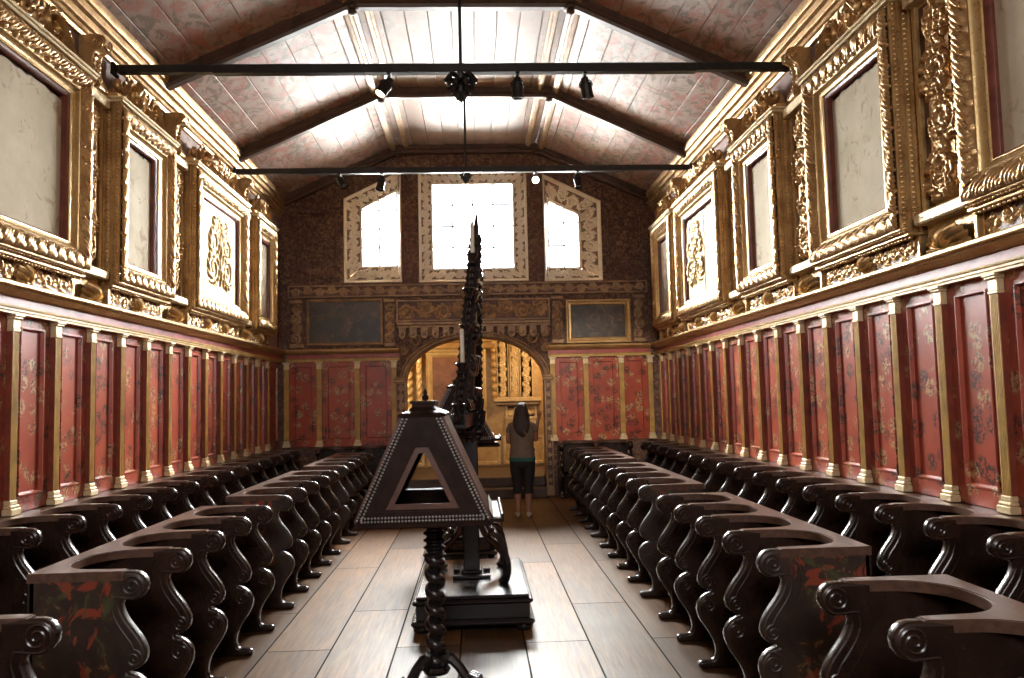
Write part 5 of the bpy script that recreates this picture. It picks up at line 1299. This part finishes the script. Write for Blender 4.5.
IN_BACK, IN_FRONT = (-R90, 0, 0), (R90, 0, 0)
area('portal_middle_window', (0, YB+0.40, 4.70), IN_BACK, 1.80, 1.90, 1, portal=True)
area('portal_left_window', (-1.74, YB+0.40, 4.65), IN_BACK, 1.0, 1.9, 1, portal=True)
area('portal_right_window', (1.74, YB+0.40, 4.65), IN_BACK, 1.0, 1.9, 1, portal=True)
area('portal_behind_viewer', (-0.10, YF-0.40, 4.25), IN_FRONT, 2.1, 2.2, 1, portal=True)
area('fill_behind_viewer', (-0.1, YF-0.9, 4.4), (R90-0.25, 0, 0), 3.0, 2.8, 95, (1.0, 0.93, 0.84))  # added fill light that brightens the side walls from behind the viewer
# bright sky high in front of the windows, shining down into the room
DOWN = math.radians(31); SPR = math.radians(132)
area('daylight_middle_window', (0, YB+1.0, 5.3), (-R90+DOWN, 0, 0), 2.6, 2.2, 1000, DAY, spread=SPR)
area('daylight_left_window', (-1.88, YB+1.0, 5.15), (-R90+DOWN, 0, 0), 1.3, 2.0, 450, DAY, spread=SPR)
area('daylight_right_window', (1.88, YB+1.0, 5.15), (-R90+DOWN, 0, 0), 1.3, 2.0, 450, DAY, spread=SPR)
def point(name, loc, power, col, r=0.12):
    l = bpy.data.lights.new(name, 'POINT'); l.energy = power; l.color = col; l.shadow_soft_size = r
    o = bpy.data.objects.new(name, l); COL.objects.link(o); o.location = loc; return o
WARM = (1.0, 0.75, 0.45)
point('chamber_lamp_left', (-1.55, YB+0.9, 2.6), 26, WARM)
point('chamber_lamp_right', (1.5, YB+0.9, 2.7), 28, WARM)
def spot(name, loc, tgt, power, col, ang, blend=0.6):
    l = bpy.data.lights.new(name, 'SPOT'); l.energy = power; l.color = col; l.spot_size = ang; l.spot_blend = blend; l.shadow_soft_size = 0.04
    o = bpy.data.objects.new(name, l); COL.objects.link(o); o.location = loc
    o.rotation_euler = (Vector(tgt)-Vector(loc)).to_track_quat('-Z', 'Y').to_euler(); return o
spot('spotlight_beam_right', (1.14, 7.62, 4.55), (2.2, YB, 1.7), 420, (1.0, 0.86, 0.70), 0.42)

# ================================================================== CAMERA
F_PX, PITCH_A, YAW_A, ROLL_A = 810.65, 0.0724, 0.0453, 0.0229
cam = bpy.data.cameras.new('camera'); cam.sensor_width = 36.0; cam.sensor_fit = 'HORIZONTAL'; cam.lens = F_PX/1024*36; cam.clip_start = 0.05; cam.clip_end = 100
co = bpy.data.objects.new('camera', cam); COL.objects.link(co)
cy_, sy_, cp_, sp_ = math.cos(YAW_A), math.sin(YAW_A), math.cos(PITCH_A), math.sin(PITCH_A)
fwd = Vector((sy_*cp_, cy_*cp_, sp_)); right = Vector((cy_, -sy_, 0)); up = right.cross(fwd)
r_ = right*math.cos(ROLL_A) - up*math.sin(ROLL_A); u_ = right*math.sin(ROLL_A) + up*math.cos(ROLL_A)
m4 = Matrix(((r_.x, u_.x, -fwd.x, 0), (r_.y, u_.y, -fwd.y, 0), (r_.z, u_.z, -fwd.z, 1.68), (0, 0, 0, 1)))
co.matrix_world = m4
SC.camera = co
vs_ = SC.view_settings; SC.display_settings.display_device = 'sRGB'
vs_.view_transform = 'Standard'; vs_.look = 'None'; vs_.gamma = 1.0; vs_.use_curve_mapping = False; vs_.exposure = 1.47
SC.cycles.use_denoising = True
SC.cycles.max_bounces = 8; SC.cycles.diffuse_bounces = 5; SC.cycles.glossy_bounces = 4; SC.cycles.transparent_max_bounces = 12
SC.cycles.sample_clamp_indirect = 6.0
SC.cycles.caustics_reflective = False; SC.cycles.caustics_refractive = False
